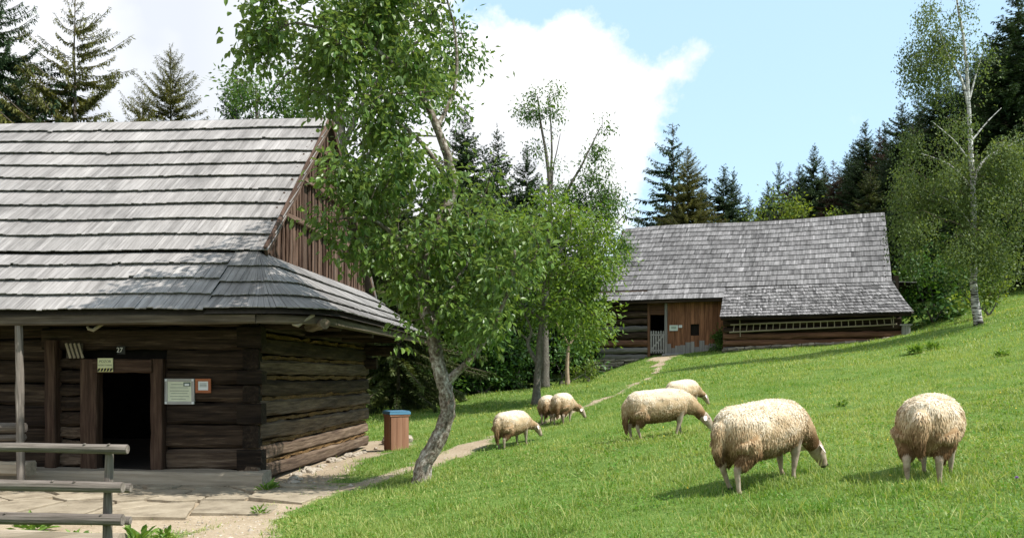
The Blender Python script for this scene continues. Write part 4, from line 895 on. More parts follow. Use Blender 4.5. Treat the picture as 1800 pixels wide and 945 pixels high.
# ------------------------------------------------------------ spruces
def spruce(seed,H,Rb,nw,bpw,dens=1.,base=.06,droop=.35,curl=.3,irr=.25,hangl=.4,dead=0.,pw=.85,gap=0.,fine=1.):
    r=np.random.default_rng(seed); tm=MB(); cm=MB()
    z=np.linspace(-.3,H,16); wb=np.c_[r.normal(0,.015*H/20,16),r.normal(0,.015*H/20,16)]; rad=np.maximum(.009*H*(1-np.clip(z/H,0,1))**.85,.015)
    tube(tm,np.c_[wb,z],rad,8,wob=.04,tint=.5)
    C=[];D=[];LN=[];WD=[];TT=[];NN=[]
    for i in range(nw):
        zf=base+(1-base)*((i+r.uniform(-.3,.3))/nw); zf=min(max(zf,base),.985)
        prof=(1-zf)**pw*min(1,.55+(zf-base)*4.)
        for j in range(bpw if zf<.85 else max(3,bpw-2)):
            if r.uniform()<gap: continue
            az=r.uniform(0,6.283); L=Rb*prof*r.uniform(1-irr*1.6,1+irr)+.06
            zz=zf*H+r.normal(0,.012*H); up=.28-.50*(1-zf)+(.35 if zf>.8 else 0); dr=droop*(.4+.8*(1-zf))
            k=max(3,int(L/(.20*fine))); t=np.linspace(.12,1,k); hx=L*t; hzv=zz+L*(up*t-dr*t**1.7+curl*t**4)
            ca,sa=math.cos(az),math.sin(az)
            ctr=np.stack([ca*hx,sa*hx,hzv],1); bt=np.clip(r.normal(.45,.2),0,1)
            tube(cm,ctr[[0,k//2,-1]],[.03*L/3+.006,.02*L/3+.005,.006],3,0,.3,1,False)
            for sd_ in ((-1,1,0,2) if fine>.9 else (-1,1,0,2,-1,1,0,2,-1,1,0)):
                if r.uniform()>dens and sd_!=0: continue
                pd=A3(-sa,ca,0)*(sd_ if sd_ in(-1,1) else 0); od=A3(ca,sa,0)
                ln=(.26+.55*L*.28*(1-t*.75))*r.uniform(.6,1.3,k)*fine**.8*(.35+.65*min(1.,(1-zf)*5))
                if sd_==0: d=od*.35+A3(0,0,-1)*1.; ln=hangl*r.uniform(.4,1.3,k)*(.25+.75*(1-zf))*(fine**.35)
                elif sd_==2: d=od*1.+A3(0,0,.15); ln=ln*.7
                else: d=pd*.8+od*.65+A3(0,0,-.22)
                d=d+r.normal(0,.2,(k,3)); kp=r.uniform(0,1,k)<dens
                C.append((ctr+r.normal(0,.03,(k,3)))[kp]);D.append(d[kp]);LN.append(ln[kp]);WD.append((ln*(.21 if fine<.5 else .26)+.03*fine)[kp]);TT.append(np.clip(bt+.25*(t-.5)+r.normal(0,.12,k),0,1)[kp]); NN.append((r.normal(0,.55,(k,3))+A3(0,0,1) if sd_!=0 else r.normal(0,1,(k,3)))[kp])
    C=np.concatenate(C);D=np.concatenate(D);LN=np.concatenate(LN);WD=np.concatenate(WD);TT=np.concatenate(TT);NN=np.concatenate(NN)
    leaves(cm,C,D,NN,LN,WD,TT,0,True)
    return tm,cm
protos={}
def proto(key,leafm,**k):
    tm,cm=spruce(**k); a=tm.build('trunk',M['barkspruce'],smooth=True); b=cm.build('crown',[M[leafm],M['twig']]); protos[key]=(a.data,b.data,k['H'],k['Rb']); bpy.data.objects.remove(a); bpy.data.objects.remove(b)
proto('dense1','spruce',seed=1,H=20,Rb=5.0,nw=58,bpw=9,irr=.2,fine=.75,hangl=.5)
proto('dense2','spruce',seed=2,H=20,Rb=5.4,nw=52,bpw=9,irr=.25,droop=.42,fine=.75,hangl=.55)
proto('dense3','spruce',seed=3,H=20,Rb=4.4,nw=58,bpw=8,irr=.22,pw=.8,fine=.75,hangl=.5)
proto('olive','spruceolive',seed=4,H=16,Rb=4.6,nw=56,bpw=12,irr=.35,dens=.97,fine=.30)
proto('sparse','spruceolive',seed=5,H=16,Rb=5.2,nw=42,bpw=8,dens=.88,irr=.45,droop=.05,curl=.25,hangl=.6,base=.1,gap=.03,fine=.26)
proto('sparsegreen','spruce',seed=6,H=18,Rb=4.6,nw=40,bpw=7,dens=.85,irr=.4,droop=.4,hangl=.7,gap=.06,fine=.6)
proto('weeping','spruce',seed=7,H=18,Rb=6.0,nw=38,bpw=9,dens=.97,irr=.3,droop=.3,curl=.3,hangl=.8,base=.03,fine=.26)
proto('light','sprucelight',seed=8,H=16,Rb=4.4,nw=44,bpw=8,irr=.3,fine=.7)
proto('brown','sprucebrown',seed=9,H=18,Rb=3.8,nw=46,bpw=7,dens=.85,irr=.35,droop=.45,gap=.05,fine=.7)
proto('lowlight','sprucelight',seed=10,H=14,Rb=5.6,nw=24,bpw=8,dens=.95,irr=.3,droop=.35,curl=.15,hangl=.6,base=.07,pw=.6,fine=.36)
RAT={'olive':.31,'sparse':.36,'sparsegreen':.30,'light':.28,'brown':.22,'lowlight':.42,'weeping':.34,'dense3':.24}
def put_spruce(kind,px,pyt,Y,wpx,label,group=None):
    """apex at photo pixel (px,pyt), half width wpx pixels, at distance Y"""
    tr,cr,H,Rb=protos[kind]; b=GP(px,Y); zt=P(px,pyt,Y)[2]; s=(zt-b[2])/H; w=RAT.get(kind,.285)*(zt-b[2])/Rb*rng.uniform(.92,1.1)*(1 if label.startswith('dark spruce in the') else min(1.12,max(.9,wpx/42)))
    t=thing('spruce_tree',label,'spruce',b,rng.uniform(0,6.28),group); t.scale=(w,w,s)
    link('trunk',tr,t); link('crown',cr,t); return t
SP=[('weeping',-12,-60,30,95,'big dark spruce with drooping boughs cut by the left edge above the roof'),
 ('sparse',131,-8,31,88,'thin see-through spruce with upswept boughs left of the olive spruce'),
 ('olive',300,86,34,64,'dense olive-brown spruce just left of the dark bushy tree over the roof ridge'),
 ('sparse',250,150,37,40,'small thin spruce tucked against the left side of the olive spruce'),
 ('dense2',415,128,40,32,'dark spruce tip poking out behind the bushy tree over the roof ridge'),
 ('dense1',30,120,38,60,'lower dark spruce behind the drooping spruce at the left edge'),
 ('dense1',816,190,46,40,'dark spruce just right of the apple crown, leftmost of three against the cloud'),
 ('dense3',874,228,50,30,'slim pointed spruce in the middle of three standing against the white cloud'),
 ('dense2',926,256,47,33,'dark spruce left of the tall ash stem, rightmost of three against the cloud'),
 ('sparsegreen',1183,216,62,62,'ragged tall spruce with open left side above the left part of the hut ridge'),
 ('olive',1208,260,58,44,'olive-tinged spruce leaning on the ragged tall one above the hut ridge'),
 ('dense1',1234,322,64,28,'shorter dark spruce between the olive spruce and the twin-topped one'),
 ('dense2',1272,290,62,40,'broad dark spruce standing alone above the middle of the hut ridge'),
 ('dense3',1289,300,66,26,'dark spruce pressed close behind the lone broad one above the hut'),
 ('dense3',1315,343,78,14,'tiny far spruce in the sky gap above the hut ridge'),
 ('dense3',1122,384,85,10,'tiny far spruce at the left end of the hut ridge'),
 ('dense1',1350,320,76,26,'dark spruce left of the bright green tree above the hut ridge'),
 ('sparsegreen',1370,284,80,26,'thin greyish spruce with a bare tip behind the bright green tree'),
 ('brown',1388,300,74,24,'rust-brown dying spruce behind the bright green tree'),
 ('dense1',1405,290,76,30,'dark spruce right of the rust-brown one in the forest edge'),
 ('dense2',1431,254,72,38,'pointed dark spruce right of the bright green tree above the hut'),
 ('brown',1465,280,68,28,'brownish spruce between two dark ones above the right part of the hut'),
 ('dense3',1500,250,70,34,'dark spruce right of the brownish one in the forest edge'),
 ('dense1',1521,214,66,40,'tall dark spruce above the right end of the hut ridge'),
 ('brown',1546,222,64,28,'tall brownish spruce close to the right end of the hut ridge'),
 ('light',1530,290,54,42,'yellow-green spruce in front of the dark forest at the end of the hut ridge'),
 ('dense2',1586,180,60,50,'high dark spruce left of the birch crown'),
 ('dense1',1622,190,57,46,'dark spruce half hidden behind the left side of the birch'),
 ('dense1',1650,130,54,60,'tall dark spruce directly behind the birch foliage'),
 ('dense3',1700,110,56,60,'dark spruce behind the white birch trunk'),
 ('dense2',1745,70,52,55,'dark spruce right of the birch top'),
 ('dense1',1790,-25,46,85,'huge dark spruce cut by the right edge of the picture'),
 ('dense2',1850,-40,44,85,'huge dark spruce standing beyond the right edge, behind the birch limb')]
for a in SP: put_spruce(*a)
put_spruce('lowlight',700,330,31,85,'low-boughed yellow-green spruce at the forest edge behind the far house corner')
put_spruce('lowlight',640,330,36,85,'yellow-green spruce hidden mostly behind the skirt roof')
for a in [('dense2',760,300,37,62),('dense1',830,330,38,60),('dense2',890,350,38,60),('dense1',700,260,42,60),('dense2',800,300,44,60),('dense1',900,330,46,60),('dense1',985,360,47,60),('dense2',1040,400,44,50),('dense1',1090,430,50,40),('dense3',860,320,48,50),('dense2',950,340,52,60),('dense1',1020,390,54,50),('dense2',640,280,46,60)]:
    put_spruce(*a,'dark spruce in the shady wood between the log house and the hut','spruces in the wood between the buildings')
for a in [('dense1',1560,270,58,46),('dense2',1605,300,52,52),('dense3',1480,330,70,34),('dense1',1455,330,74,34),('dense2',1640,320,50,55),('dense3',1690,300,50,60),('dense1',1740,290,50,60),('dense2',1800,250,48,70),('dense1',1570,350,50,50),('dense2',1760,200,55,60),('dense1',1850,200,50,70),('dense3',1720,400,44,50),('dense2',1800,380,44,60),('dense1',1340,350,70,40),('dense3',1385,330,78,40),('dense2',1415,320,76,40),('dense1',1445,310,80,40),('dense3',1475,300,78,40),('dense2',1505,290,72,40),('dense1',1538,260,70,40),('dense2',1575,240,66,40),('dense3',1600,240,62,40),('dense1',1660,220,60,40),('dense2',1690,180,60,40),('dense3',1770,90,56,40),('dense1',1555,215,74,40),('dense2',1590,205,72,40),('dense1',1615,165,66,40),('dense2',1665,135,62,40),('dense1',1715,95,60,40),('dense2',1752,60,58,40),('dense3',1410,300,84,40),('dense1',1395,330,70,40),('dense2',1450,290,84,40),('dense1',1488,270,82,40),('dense3',1360,335,82,40),('dense1',1510,250,80,40)]:
    put_spruce(*a,'dark spruce in the forest behind the birch and hut','spruces in the forest behind the birch')
# ------------------------------------------------------------ leafy undergrowth and smaller trees
def bush(px,Y,blobs,leafm,label,name='shrub',cat='shrub',dens=.012,nl=30,L=.16,W=.075,barkm='barkdark',group=None,r=.05,sp=.26):
    b0=GP(px,Y); lm=[]
    for q in range(3):
        bl=blobs[q%len(blobs)]; tp=P(bl[0]+rng.uniform(-.4,.4)*bl[2],bl[1],Y); lm.append((np.array([b0,b0*.6+tp*.4+A3(rng.normal(0,.15),0,0),tp]),r,.015,4))
    return tree(name,label,cat,b0,lm,blob_pts([(*k[:4],Y,k[4] if len(k)>4 else k[2]/F0*Y) for k in blobs],dens),M[leafm],M[barkm],nl,sp,L,W,low=True,group=group,twr=.008,droop=.2)
bush(1372,56,[(1372,368,40,24),(1345,382,28,16),(1400,378,26,18),(1372,400,50,30)],'young','bright green leafy tree just above the hut ridge','leafy_tree','tree',.02,30,.24,.12,sp=.4)
bush(1480,56,[(1482,378,18,10),(1490,400,30,20)],'young','small yellow-green treetop above the right part of the hut ridge','leafy_tree','tree',.03,30,.22,.11,sp=.3)
bush(1640,40,[(1640,495,55,40),(1610,470,30,28),(1680,500,45,45),(1640,540,65,30),(1590,520,20,40)],'shrub','dark green maple thicket beside the right gable of the hut','thicket','shrub',.011,34,.24,.15,sp=.3)
bush(1738,33,[(1738,505,40,22),(1705,525,20,12),(1765,510,24,18),(1740,480,34,20),(1690,528,14,8)],'young','yellow-green young maple close behind the birch trunk','young_maple','maple',.014,24,.18,.12,sp=.22,r=.03)
bush(1690,44,[(1700,440,60,40),(1760,450,50,40),(1790,470,40,40),(1740,420,50,40)],'shrub','broad leafy tree in the shade behind the birch trunk','leafy_tree','tree',.010,34,.24,.12,sp=.34)
bush(1265,40.3,[(1266,600,10,16),(1258,612,14,8),(1270,585,6,12)],'shrub','small dark shrub in the angle between plank front and outshot','shrub','shrub',.12,26,.12,.06,r=.02,sp=.13)
bush(1035,36,[(1034,645,18,18),(1020,655,14,12),(1044,635,10,14)],'young','low yellowish bush left of the stone footing of the hut','shrub','shrub',.05,24,.13,.05,r=.02,sp=.16)
for px,Y,bl,lm_,lb in [(760,33.5,[(770,640,50,40),(800,610,45,40),(735,660,30,20)],'ash','leafy shrub at the forest edge right behind the apple trunk'),
    (850,35,[(850,640,45,45),(880,620,40,50),(820,670,35,18)],'shrub','dark green shrub at the forest edge left of the dark plum trunk'),
    (905,37,[(905,650,40,35),(920,610,40,40)],'shrub','dark shrub in the shade behind the dark plum trunk'),
    (985,38,[(985,640,40,35),(1015,615,40,40),(1030,650,25,20)],'shrub','dark shrub behind the slim orange-brown stem'),
    (1060,47,[(1070,600,40,50),(1040,560,40,40)],'shrub','dark leafy shrub behind the left end of the hut')]:
    bush(px,Y,bl,lm_,lb,dens=.013,nl=30,L=.2,W=.1,sp=.3)
# bare trunks of the wood's edge at the right
for px,Y,w,lb in [(1770,44,.2,'reddish bare conifer trunk right of the yellow-green young maple'),(1790,45,.14,'grey slim bare trunk at the right edge of the meadow')]:
    b0=GP(px,Y); t=thing('conifer_trunk_tree',lb,'tree',b0); b=MB(); tube(b,[(0,0,-.2),(.05,0,3),(.0,0,7),(.05,0,11)],[w*1.2,w,w*.8,w*.3],9,.04,.6); b.build('trunk',M['barkspruce'],t,smooth=True)
    _,cr,H,Rb=protos['dense3']; c=link('crown',cr,t,(0,0,4.5)); c.scale=(.7,.7,.42)
# weeds by the paving
def weed(px,py,Y,s,label,nl=26):
    p=P(px,py,Y); p=G(p[0],p[1]); b=MB(); n=nl; az=rng.uniform(0,6.28,n); el=rng.uniform(.15,1.2,n)
    d=np.stack([np.cos(az)*np.cos(el),np.sin(az)*np.cos(el),np.sin(el)],1); c=d*s*rng.uniform(.1,.7,(n,1))
    leaves(b,c,d+rng.normal(0,.2,(n,3)),rdir(n)*.4+A3(0,0,1),s*.55,s*.28,rng.uniform(0,.8,n)); 
    for k in range(7): tube(b,[A3(0,0,-.02),c[k]*.7,c[k]],[.004,.003,.002],4,0,.3,0,False)
    tag(b.build('weed',M['weed'],loc=p),label,'weed')
weed(60,880,9.3,.24,'leafy green weed at the left edge under the middle fence rail',34); weed(470,872,12.0,.2,'green weed at the right end of the threshold timber',34)
weed(455,905,10.2,.13,'low weed on bare soil right of the flagstones'); weed(240,932,8.5,.22,'nettle-like weed at the foot of the front fence post',40); weed(130,930,8.6,.18,'weed in front of the step timber'); weed(290,930,8.8,.15,'weed between flagstones right of the fence post')
weed(1610,612,26,.34,'patch of tall leafy weeds on the slope below the hut corner, left clump',70); weed(1640,606,26.5,.30,'patch of tall leafy weeds on the slope below the hut corner, right clump',70)
weed(1760,640,20,.2,'weed clump on the slope at the right below the birch',50); weed(1480,690,15,.13,'low weed just above the back of the large foreground sheep',40)
# thistle flower
p=P(1787,903,6.4); g0=G(p[0],p[1]); t=thing('clover_flower','single small purple flower in the grass at the lower right','flower',g0); hgt=max(.06,p[2]-g0[2])
b=MB(); tube(b,[(0,0,0),(.004,0,hgt*.6),(0,0,hgt)],[.002,.002,.002],5); b.build('stem',M['weed'],t)
M['purple']=plain('purple_petal',(.42,.20,.55),.6,.2,.1)
b=MB(); n=40; d=rdir(n); d[:,2]=np.abs(d[:,2]); leaves(b,np.tile(A3(0,0,hgt),(n,1)),d,rdir(n),.017,.007,.5); b.build('petals',M['purple'],t)
# ------------------------------------------------------------ sheep
def wool_mat():
    m,nt,N,Lk=mk('sheep_wool'); t=attr(N,'tint').outputs['Fac']; tc=N.new('ShaderNodeTexCoord').outputs['Object']
    f=math2(N,Lk,'ADD',t,math2(N,Lk,'MULTIPLY',math2(N,Lk,'SUBTRACT',noise(N,Lk,tc,9,4),.5),.5))
    c=ramp(N,Lk,f,[(.0,(.13,.075,.035)),(.25,(.32,.205,.105)),(.5,(.56,.42,.255)),(.8,(.78,.68,.52)),(1.,(.84,.78,.66))]).outputs[0]
    b=pbsdf(N,Lk,c,.95,.05); tl=N.new('ShaderNodeBsdfTranslucent'); Lk.new(c,tl.inputs[0]); mx=N.new('ShaderNodeMixShader'); mx.inputs[0].default_value=.18; Lk.new(b,mx.inputs[1]); Lk.new(tl.outputs[0],mx.inputs[2])
    out(N,Lk,mx.outputs[0]); return m
M['wool']=wool_mat()
def hide_mat():
    m,nt,N,Lk=mk('sheep_hide'); tc=N.new('ShaderNodeTexCoord').outputs['Object']; f=noise(N,Lk,tc,14,5)
    c=ramp(N,Lk,f,[(.3,(.20,.145,.10)),(.5,(.34,.265,.195)),(.7,(.46,.38,.295))]).outputs[0]; out(N,Lk,pbsdf(N,Lk,c,.8,.2,f,.2,.004)); return m
M['hide']=hide_mat(); M['ear']=plain('ear_skin',(.62,.51,.45),.6,.3,.1); M['hoof']=plain('hoof',(.06,.05,.04),.6); M['eye']=plain('eye_dark',(.01,.008,.006),.15,.6)
def eloft(mb,pts,a,b,up=(0,0,1),n=14):
    sweep(mb,np.asarray(pts,float),csec(1,n),up,[(x,y) for x,y in zip(a,b)])
def remesh(mb,vox,sm=6,disp=0.):
    o=mb.build('tmp',M['hide']); md=o.modifiers.new('r','REMESH'); md.mode='VOXEL'; md.voxel_size=vox
    s=o.modifiers.new('s','SMOOTH'); s.iterations=sm; s.factor=.5
    dg=bpy.context.evaluated_depsgraph_get(); me=bpy.data.meshes.new_from_object(o.evaluated_get(dg)); bpy.data.objects.remove(o)
    v=np.empty(len(me.vertices)*3,np.float32); me.vertices.foreach_get('co',v); v=v.reshape(-1,3).astype(float)
    me.calc_loop_triangles(); tr=np.empty(len(me.loop_triangles)*3,np.int32); me.loop_triangles.foreach_get('vertices',tr); tr=tr.reshape(-1,3)
    nv=np.empty(len(me.vertices)*3,np.float32); me.vertices.foreach_get('normal',nv); nv=nv.reshape(-1,3).astype(float); bpy.data.meshes.remove(me)
    return v,tr,nv
def sheep(px,py,Y,head,label,h=.72,ln=1.,ny=0.,hz_=0.,step=(0,0,0,0),nl=9000,lock=.04,dirty=.6,vox=.016,tail=.30,lw=.0045,group='grazing sheep on the slope',sink=.015):
    yaw=R(head); b0=P(px,py,Y); g=G(b0[0],b0[1]); fx,fy=math.cos(yaw),math.sin(yaw)
    ga=float(gz(g[0]+fx*.35,g[1]+fy*.35)); gb_=float(gz(g[0]-fx*.4,g[1]-fy*.4)); pit=math.atan2(ga-gb_,.75)
    t=thing('sheep',label,'sheep',(g[0],g[1],(ga*.4+gb_*.35)/.75*1.0 if False else float(g[2])-sink),0,group); t.rotation_euler=(0,-pit,yaw); t.scale=(h/.74,)*3
    X=lambda x: x*ln
    # grazing neck and head, turned by ny about the shoulder
    def turn(q,k=1.):
        q=np.array(q,float); c,s=math.cos(ny*k),math.sin(ny*k); x=q[:,0]-X(.30); return np.c_[X(.30)+x*c-q[:,1]*s, x*s+q[:,1]*c, q[:,2]]
    neckp=np.array([(X(.28),0,.53),(X(.28)+.14,0,.47),(X(.28)+.25,0,.39),(X(.28)+.35,0,.31+hz_)])
    neckp=np.concatenate([turn(neckp[i:i+1],i/3) for i in range(4)])
    hd=np.array([(X(.28)+.31,0,.36+hz_),(X(.28)+.36,0,.31+hz_),(X(.28)+.405,0,.245+hz_),(X(.28)+.445,0,.175+hz_),(X(.28)+.472,0,.115+hz_),(X(.28)+.482,0,.085+hz_)]); hd=turn(hd)
    ha=[.04,.064,.066,.048,.038,.022]; hb_=[.05,.078,.074,.054,.044,.028]
    tp=[(-.52,.50),(-.47,.50),(-.37,.505),(-.2,.49),(0,.485),(.2,.49),(.33,.50),(.41,.52)]
    ta=[.05,.135,.195,.222,.235,.215,.175,.09]; tb_=[.07,.165,.215,.222,.228,.22,.19,.11]
    legs=[]
    for k,(sy,x) in enumerate(((1,.27),(-1,.27),(1,-.39),(-1,-.39))):
        s=step[k]; x=X(x)
        if k<2: legs.append(([(x,sy*.11,.42),(x+.015+s*.4,sy*.105,.22),(x+.0+s*.85,sy*.10,.07),(x+.012+s,sy*.10,.018),(x+.02+s,sy*.10,.0)],[.085,.036,.0185,.024,.022]))
        else: legs.append(([(x+.03,sy*.12,.46),(x+.08+s*.2,sy*.125,.34),(x-.055+s*.55,sy*.115,.215),(x-.03+s*.9,sy*.11,.06),(x-.015+s,sy*.11,.018),(x-.005+s,sy*.11,.0)],[.10,.078,.033,.020,.025,.023]))
    b=MB(); eloft(b,[(X(x),0,z) for x,z in tp],[q*.93 for q in ta],[q*.93 for q in tb_]); eloft(b,neckp,[.14,.105,.08,.062],[.16,.12,.095,.075]); eloft(b,hd,ha,hb_,up=(1,0,0))
    for p_,r_ in legs: tube(b,p_,r_,10,0)
    v,tr,nv=remesh(b,.0125,5); bm=MB(); bm.add(v,tr,.5); hoof=v[tr].mean(1)[:,2]<.032
    bm.f=[(tr[~hoof],0),(tr[hoof],1)]; bm.build('body',[M['hide'],M['hoof']],t,smooth=True)
    # fleece: a thick coat over trunk, neck, thighs and tail, covered in hanging locks
    f=MB(); eloft(f,[(X(x),0,z) for x,z in tp],[q*1.05+.006 for q in ta],[q*1.05+.006 for q in tb_]); eloft(f,neckp[:3]*1.0,[.165,.13,.098],[.185,.145,.11])
    eloft(f,[neckp[2],neckp[3]],[.09,.066],[.10,.078]); eloft(f,[hd[0]+A3(-.02,0,.0),hd[1]+A3(-.015,0,.012),hd[2]+A3(-.035,0,.03)],[.06,.072,.035],[.06,.07,.035],up=(1,0,0))
    for k,(p_,r_) in enumerate(legs):
        if k<2: tube(f,[np.array(p_[0])+A3(0,0,.04),np.array(p_[0])*.45+np.array(p_[1])*.55],[.105,.05],10)
        else: tube(f,[np.array(p_[0]),np.array(p_[1]),np.array(p_[1])*.2+np.array(p_[2])*.8],[.13,.105,.052],10)
    tube(f,[(X(-.49),0,.60),(X(-.545),0,.54),(X(-.565),0,.54-tail*.6),(X(-.56),0,.54-tail)],[.04,.055,.05,.03],10)
    v,tr,nv=remesh(f,vox,11)
    nz=np.sin(v[:,0]*26+3*np.sin(v[:,2]*9))*np.sin(v[:,1]*29+2)*np.sin(v[:,2]*17+1)
    v=v+nv*(nz*.007)[:,None]
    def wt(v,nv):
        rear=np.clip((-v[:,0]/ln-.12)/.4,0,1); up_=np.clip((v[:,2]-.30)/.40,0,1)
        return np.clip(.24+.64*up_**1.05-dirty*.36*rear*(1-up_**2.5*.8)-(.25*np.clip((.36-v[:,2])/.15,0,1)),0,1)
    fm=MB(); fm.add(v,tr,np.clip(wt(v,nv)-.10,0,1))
    A=v[tr]; ar=np.linalg.norm(np.cross(A[:,1]-A[:,0],A[:,2]-A[:,0]),axis=1); pick=rng.choice(len(tr),nl,p=ar/ar.sum()); w=rng.dirichlet((1,1,1),nl)
    c=(A[pick]*w[:,:,None]).sum(1); nn=nrm((nv[tr[pick]]*w[:,:,None]).sum(1))
    gr_=A3(-.12,0,-1.); tang=gr_-nn*(nn@gr_)[:,None]
    side=nrm(np.cross(nn,rdir(nl)))
    rear=np.clip((-c[:,0]/ln-.1)/.4,0,1); hi=np.clip((c[:,2]-.62)/.1,0,1)
    L=lock*rng.uniform(.55,1.3,nl)*(1+.55*rear*(1-hi)-.4*hi)*np.where((c[:,0]>X(.28)+.2)&(c[:,2]<.5),.55,1)
    clump=np.sin(c[:,0]*41+c[:,1]*23)*.3
    d=nrm(tang*(.85+.3*rear)[:,None]+nn*(.30+.15*hi)[:,None]+side*(.28+.2*hi)[:,None]+np.c_[clump,clump*.5,np.zeros(nl)]*.3)
    s=nrm(np.cross(d,nn)+rng.normal(0,.3,(nl,3)))*(lw*rng.uniform(.6,1.4,nl))[:,None]
    b_=c-nn*.008; md=b_+d*(L*.5)[:,None]+nn*(L*.10)[:,None]; tp_=b_+d*L[:,None]+A3(0,0,-1)*(L*.2)[:,None]+rng.normal(0,.004,(nl,3))
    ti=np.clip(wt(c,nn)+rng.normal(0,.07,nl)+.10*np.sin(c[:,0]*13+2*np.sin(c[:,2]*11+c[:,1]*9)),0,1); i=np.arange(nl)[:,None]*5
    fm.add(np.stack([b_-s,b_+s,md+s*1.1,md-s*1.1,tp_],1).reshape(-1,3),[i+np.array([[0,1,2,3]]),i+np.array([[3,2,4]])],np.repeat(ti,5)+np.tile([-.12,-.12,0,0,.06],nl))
    fm.build('fleece',M['wool'],t,smooth=True)
    # ears, eyes
    hx=nrm(hd[3]-hd[1]); sd=nrm(np.cross(hx,A3(0,0,1))); hn=np.cross(sd,hx)
    if hn@A3(1,0,.3)<0: hn=-hn
    for sg in (1,-1):
        e=MB(); p0=hd[1]+sd*sg*.052+hn*.022+hx*.018; dd=nrm(sd*sg*.75-hn*.62+hx*.12)
        eloft(e,[p0,p0+dd*.03,p0+dd*.065,p0+dd*.095,p0+dd*.115],[.014,.03,.034,.024,.006],[.010,.009,.008,.006,.003],up=sd*sg,n=10)
        e.build('ear',M['ear'],t)
        e=MB(); pe_=hd[2]+sd*sg*.052+hn*.030-hx*.012
        k=np.linspace(-1,1,7); sweep(e,[pe_+hx*.014*q for q in k],csec(1,8),hn,[(.011*math.sqrt(max(1-q*q,.02)),)*2 for q in k]); e.build('eye',M['eye'],t)
    n_=MB(); 
    for sg in (1,-1): box(n_,hd[4]+hn*.030+sd*sg*.014+hx*.03,(.006,.004,.008),[sd,hn,hx])
    n_.build('nostrils',M['hoof'],t)
    return t
sheep(1350,842,7.5,30,'large shaggy cream sheep grazing in the foreground, its rear wool brown and matted',.755,.94,.05,-.075,(.03,-.05,.05,-.06),40000,.028,.6,.015,.26)
sheep(1638,862,7.1,54,'plump woolly sheep at the far right, seen from behind with its head hidden',.74,.84,.45,-.02,(.0,.05,-.03,.05),38000,.028,.5,.015,.26)
sheep(1166,762,12.1,8,'long-bodied sheep grazing in profile in the middle of the slope, long tail hanging',.72,.96,-.1,-.05,(.05,-.1,-.05,.04),16000,.026,.25,.016,.40,sink=.03)
sheep(1203,727,18,44,'sheep grazing half hidden behind the back of the long-bodied sheep',.70,1.0,-.35,0,(0,.03,0,0),9000,.03,.2)
sheep(903,784,15.5,52,'leftmost sheep, grazing with lowered head on the edge of the dirt path',.69,.88,-.35,.05,(0,.05,.05,-.06),9000,.03,.4,tail=.38)
sheep(963,745,20.2,82,'left sheep of the close pair near the plum tree, partly covered by its neighbour',.68,.9,.2,0,(0,0,0,0),8000,.032,.5,tail=.36)
sheep(990,748,19.4,70,'right sheep of the close pair near the plum tree, its white-eared head visible',.73,.8,-1.0,.03,(.03,-.03,.03,-.03),8000,.032,.5,tail=.36)
o=grass().build('grass',M['grass']); tag(o,kind='stuff')
# loose gravel and crumbs of stone on the trodden ground
gv=MB(); N_=2600; q=np.stack([P(px,py,1)*0 for px,py in ((0,0),)])
x=rng.uniform(-5,.5,N_); y=rng.uniform(7.6,15,N_); d_=dirt(x,y); kp=(d_>.55)&(rng.uniform(0,1,N_)<np.where((x<-1.9)&(y<10.6),1,.35)); lx,ly=hloc(x,y); kp&=~((lx<.05)&(ly>-3.9)); x=x[kp];y=y[kp]
oc=np.array([(1,0,0),(0,1,0),(-1,0,0),(0,-1,0),(0,0,.7),(0,0,-.7)],float); of=np.array([(0,1,4),(1,2,4),(2,3,4),(3,0,4),(1,0,5),(2,1,5),(3,2,5),(0,3,5)])
n_=len(x); ang=rng.uniform(0,6.28,n_); sz=rng.uniform(.006,.02,n_)*np.where(rng.uniform(0,1,n_)<.06,2.2,1); V=oc[None]*rng.uniform(.6,1.3,(n_,6,1))*sz[:,None,None]
V=np.stack([V[...,0]*np.cos(ang)[:,None]-V[...,1]*np.sin(ang)[:,None],V[...,0]*np.sin(ang)[:,None]+V[...,1]*np.cos(ang)[:,None],V[...,2]],-1)+np.stack([x,y,gz(x,y)+.006],-1)[:,None]
gv.add(V.reshape(-1,3),(np.arange(n_)[:,None,None]*6+of[None]).reshape(-1,3),rng.uniform(0,1,n_).repeat(6)); tag(gv.build('gravel',M['stone']),kind='stuff')
# tiny yellow and white flower heads strewn over the meadow
fl=MB(); N_=420; y=np.sqrt(rng.uniform(36,34**2,N_)); x=y*rng.uniform(-.2,.62,N_); kp=(dirt(x,y)<.1)&(vnoise(x,y,3.,51)>.35); lx,ly=hloc(x,y); kp&=~(lx<1); x=x[kp];y=y[kp]; n_=len(x)
c_=np.stack([x,y,gz(x,y)+rng.uniform(.06,.11,n_)],-1); r_=(.007+.0006*y)
for k in range(3):
    d_=rdir(n_); d_[:,2]=np.abs(d_[:,2])*.3; leaves(fl,c_-d_*r_[:,None],d_,rdir(n_)*.3+A3(0,0,1),r_*2,r_*1.3,.5,0,True)
M['yflower']=plain('yellow_flower',(.55,.42,.05),.6,.2,.3); tag(fl.build('meadow_flowers',M['yflower']),kind='stuff')
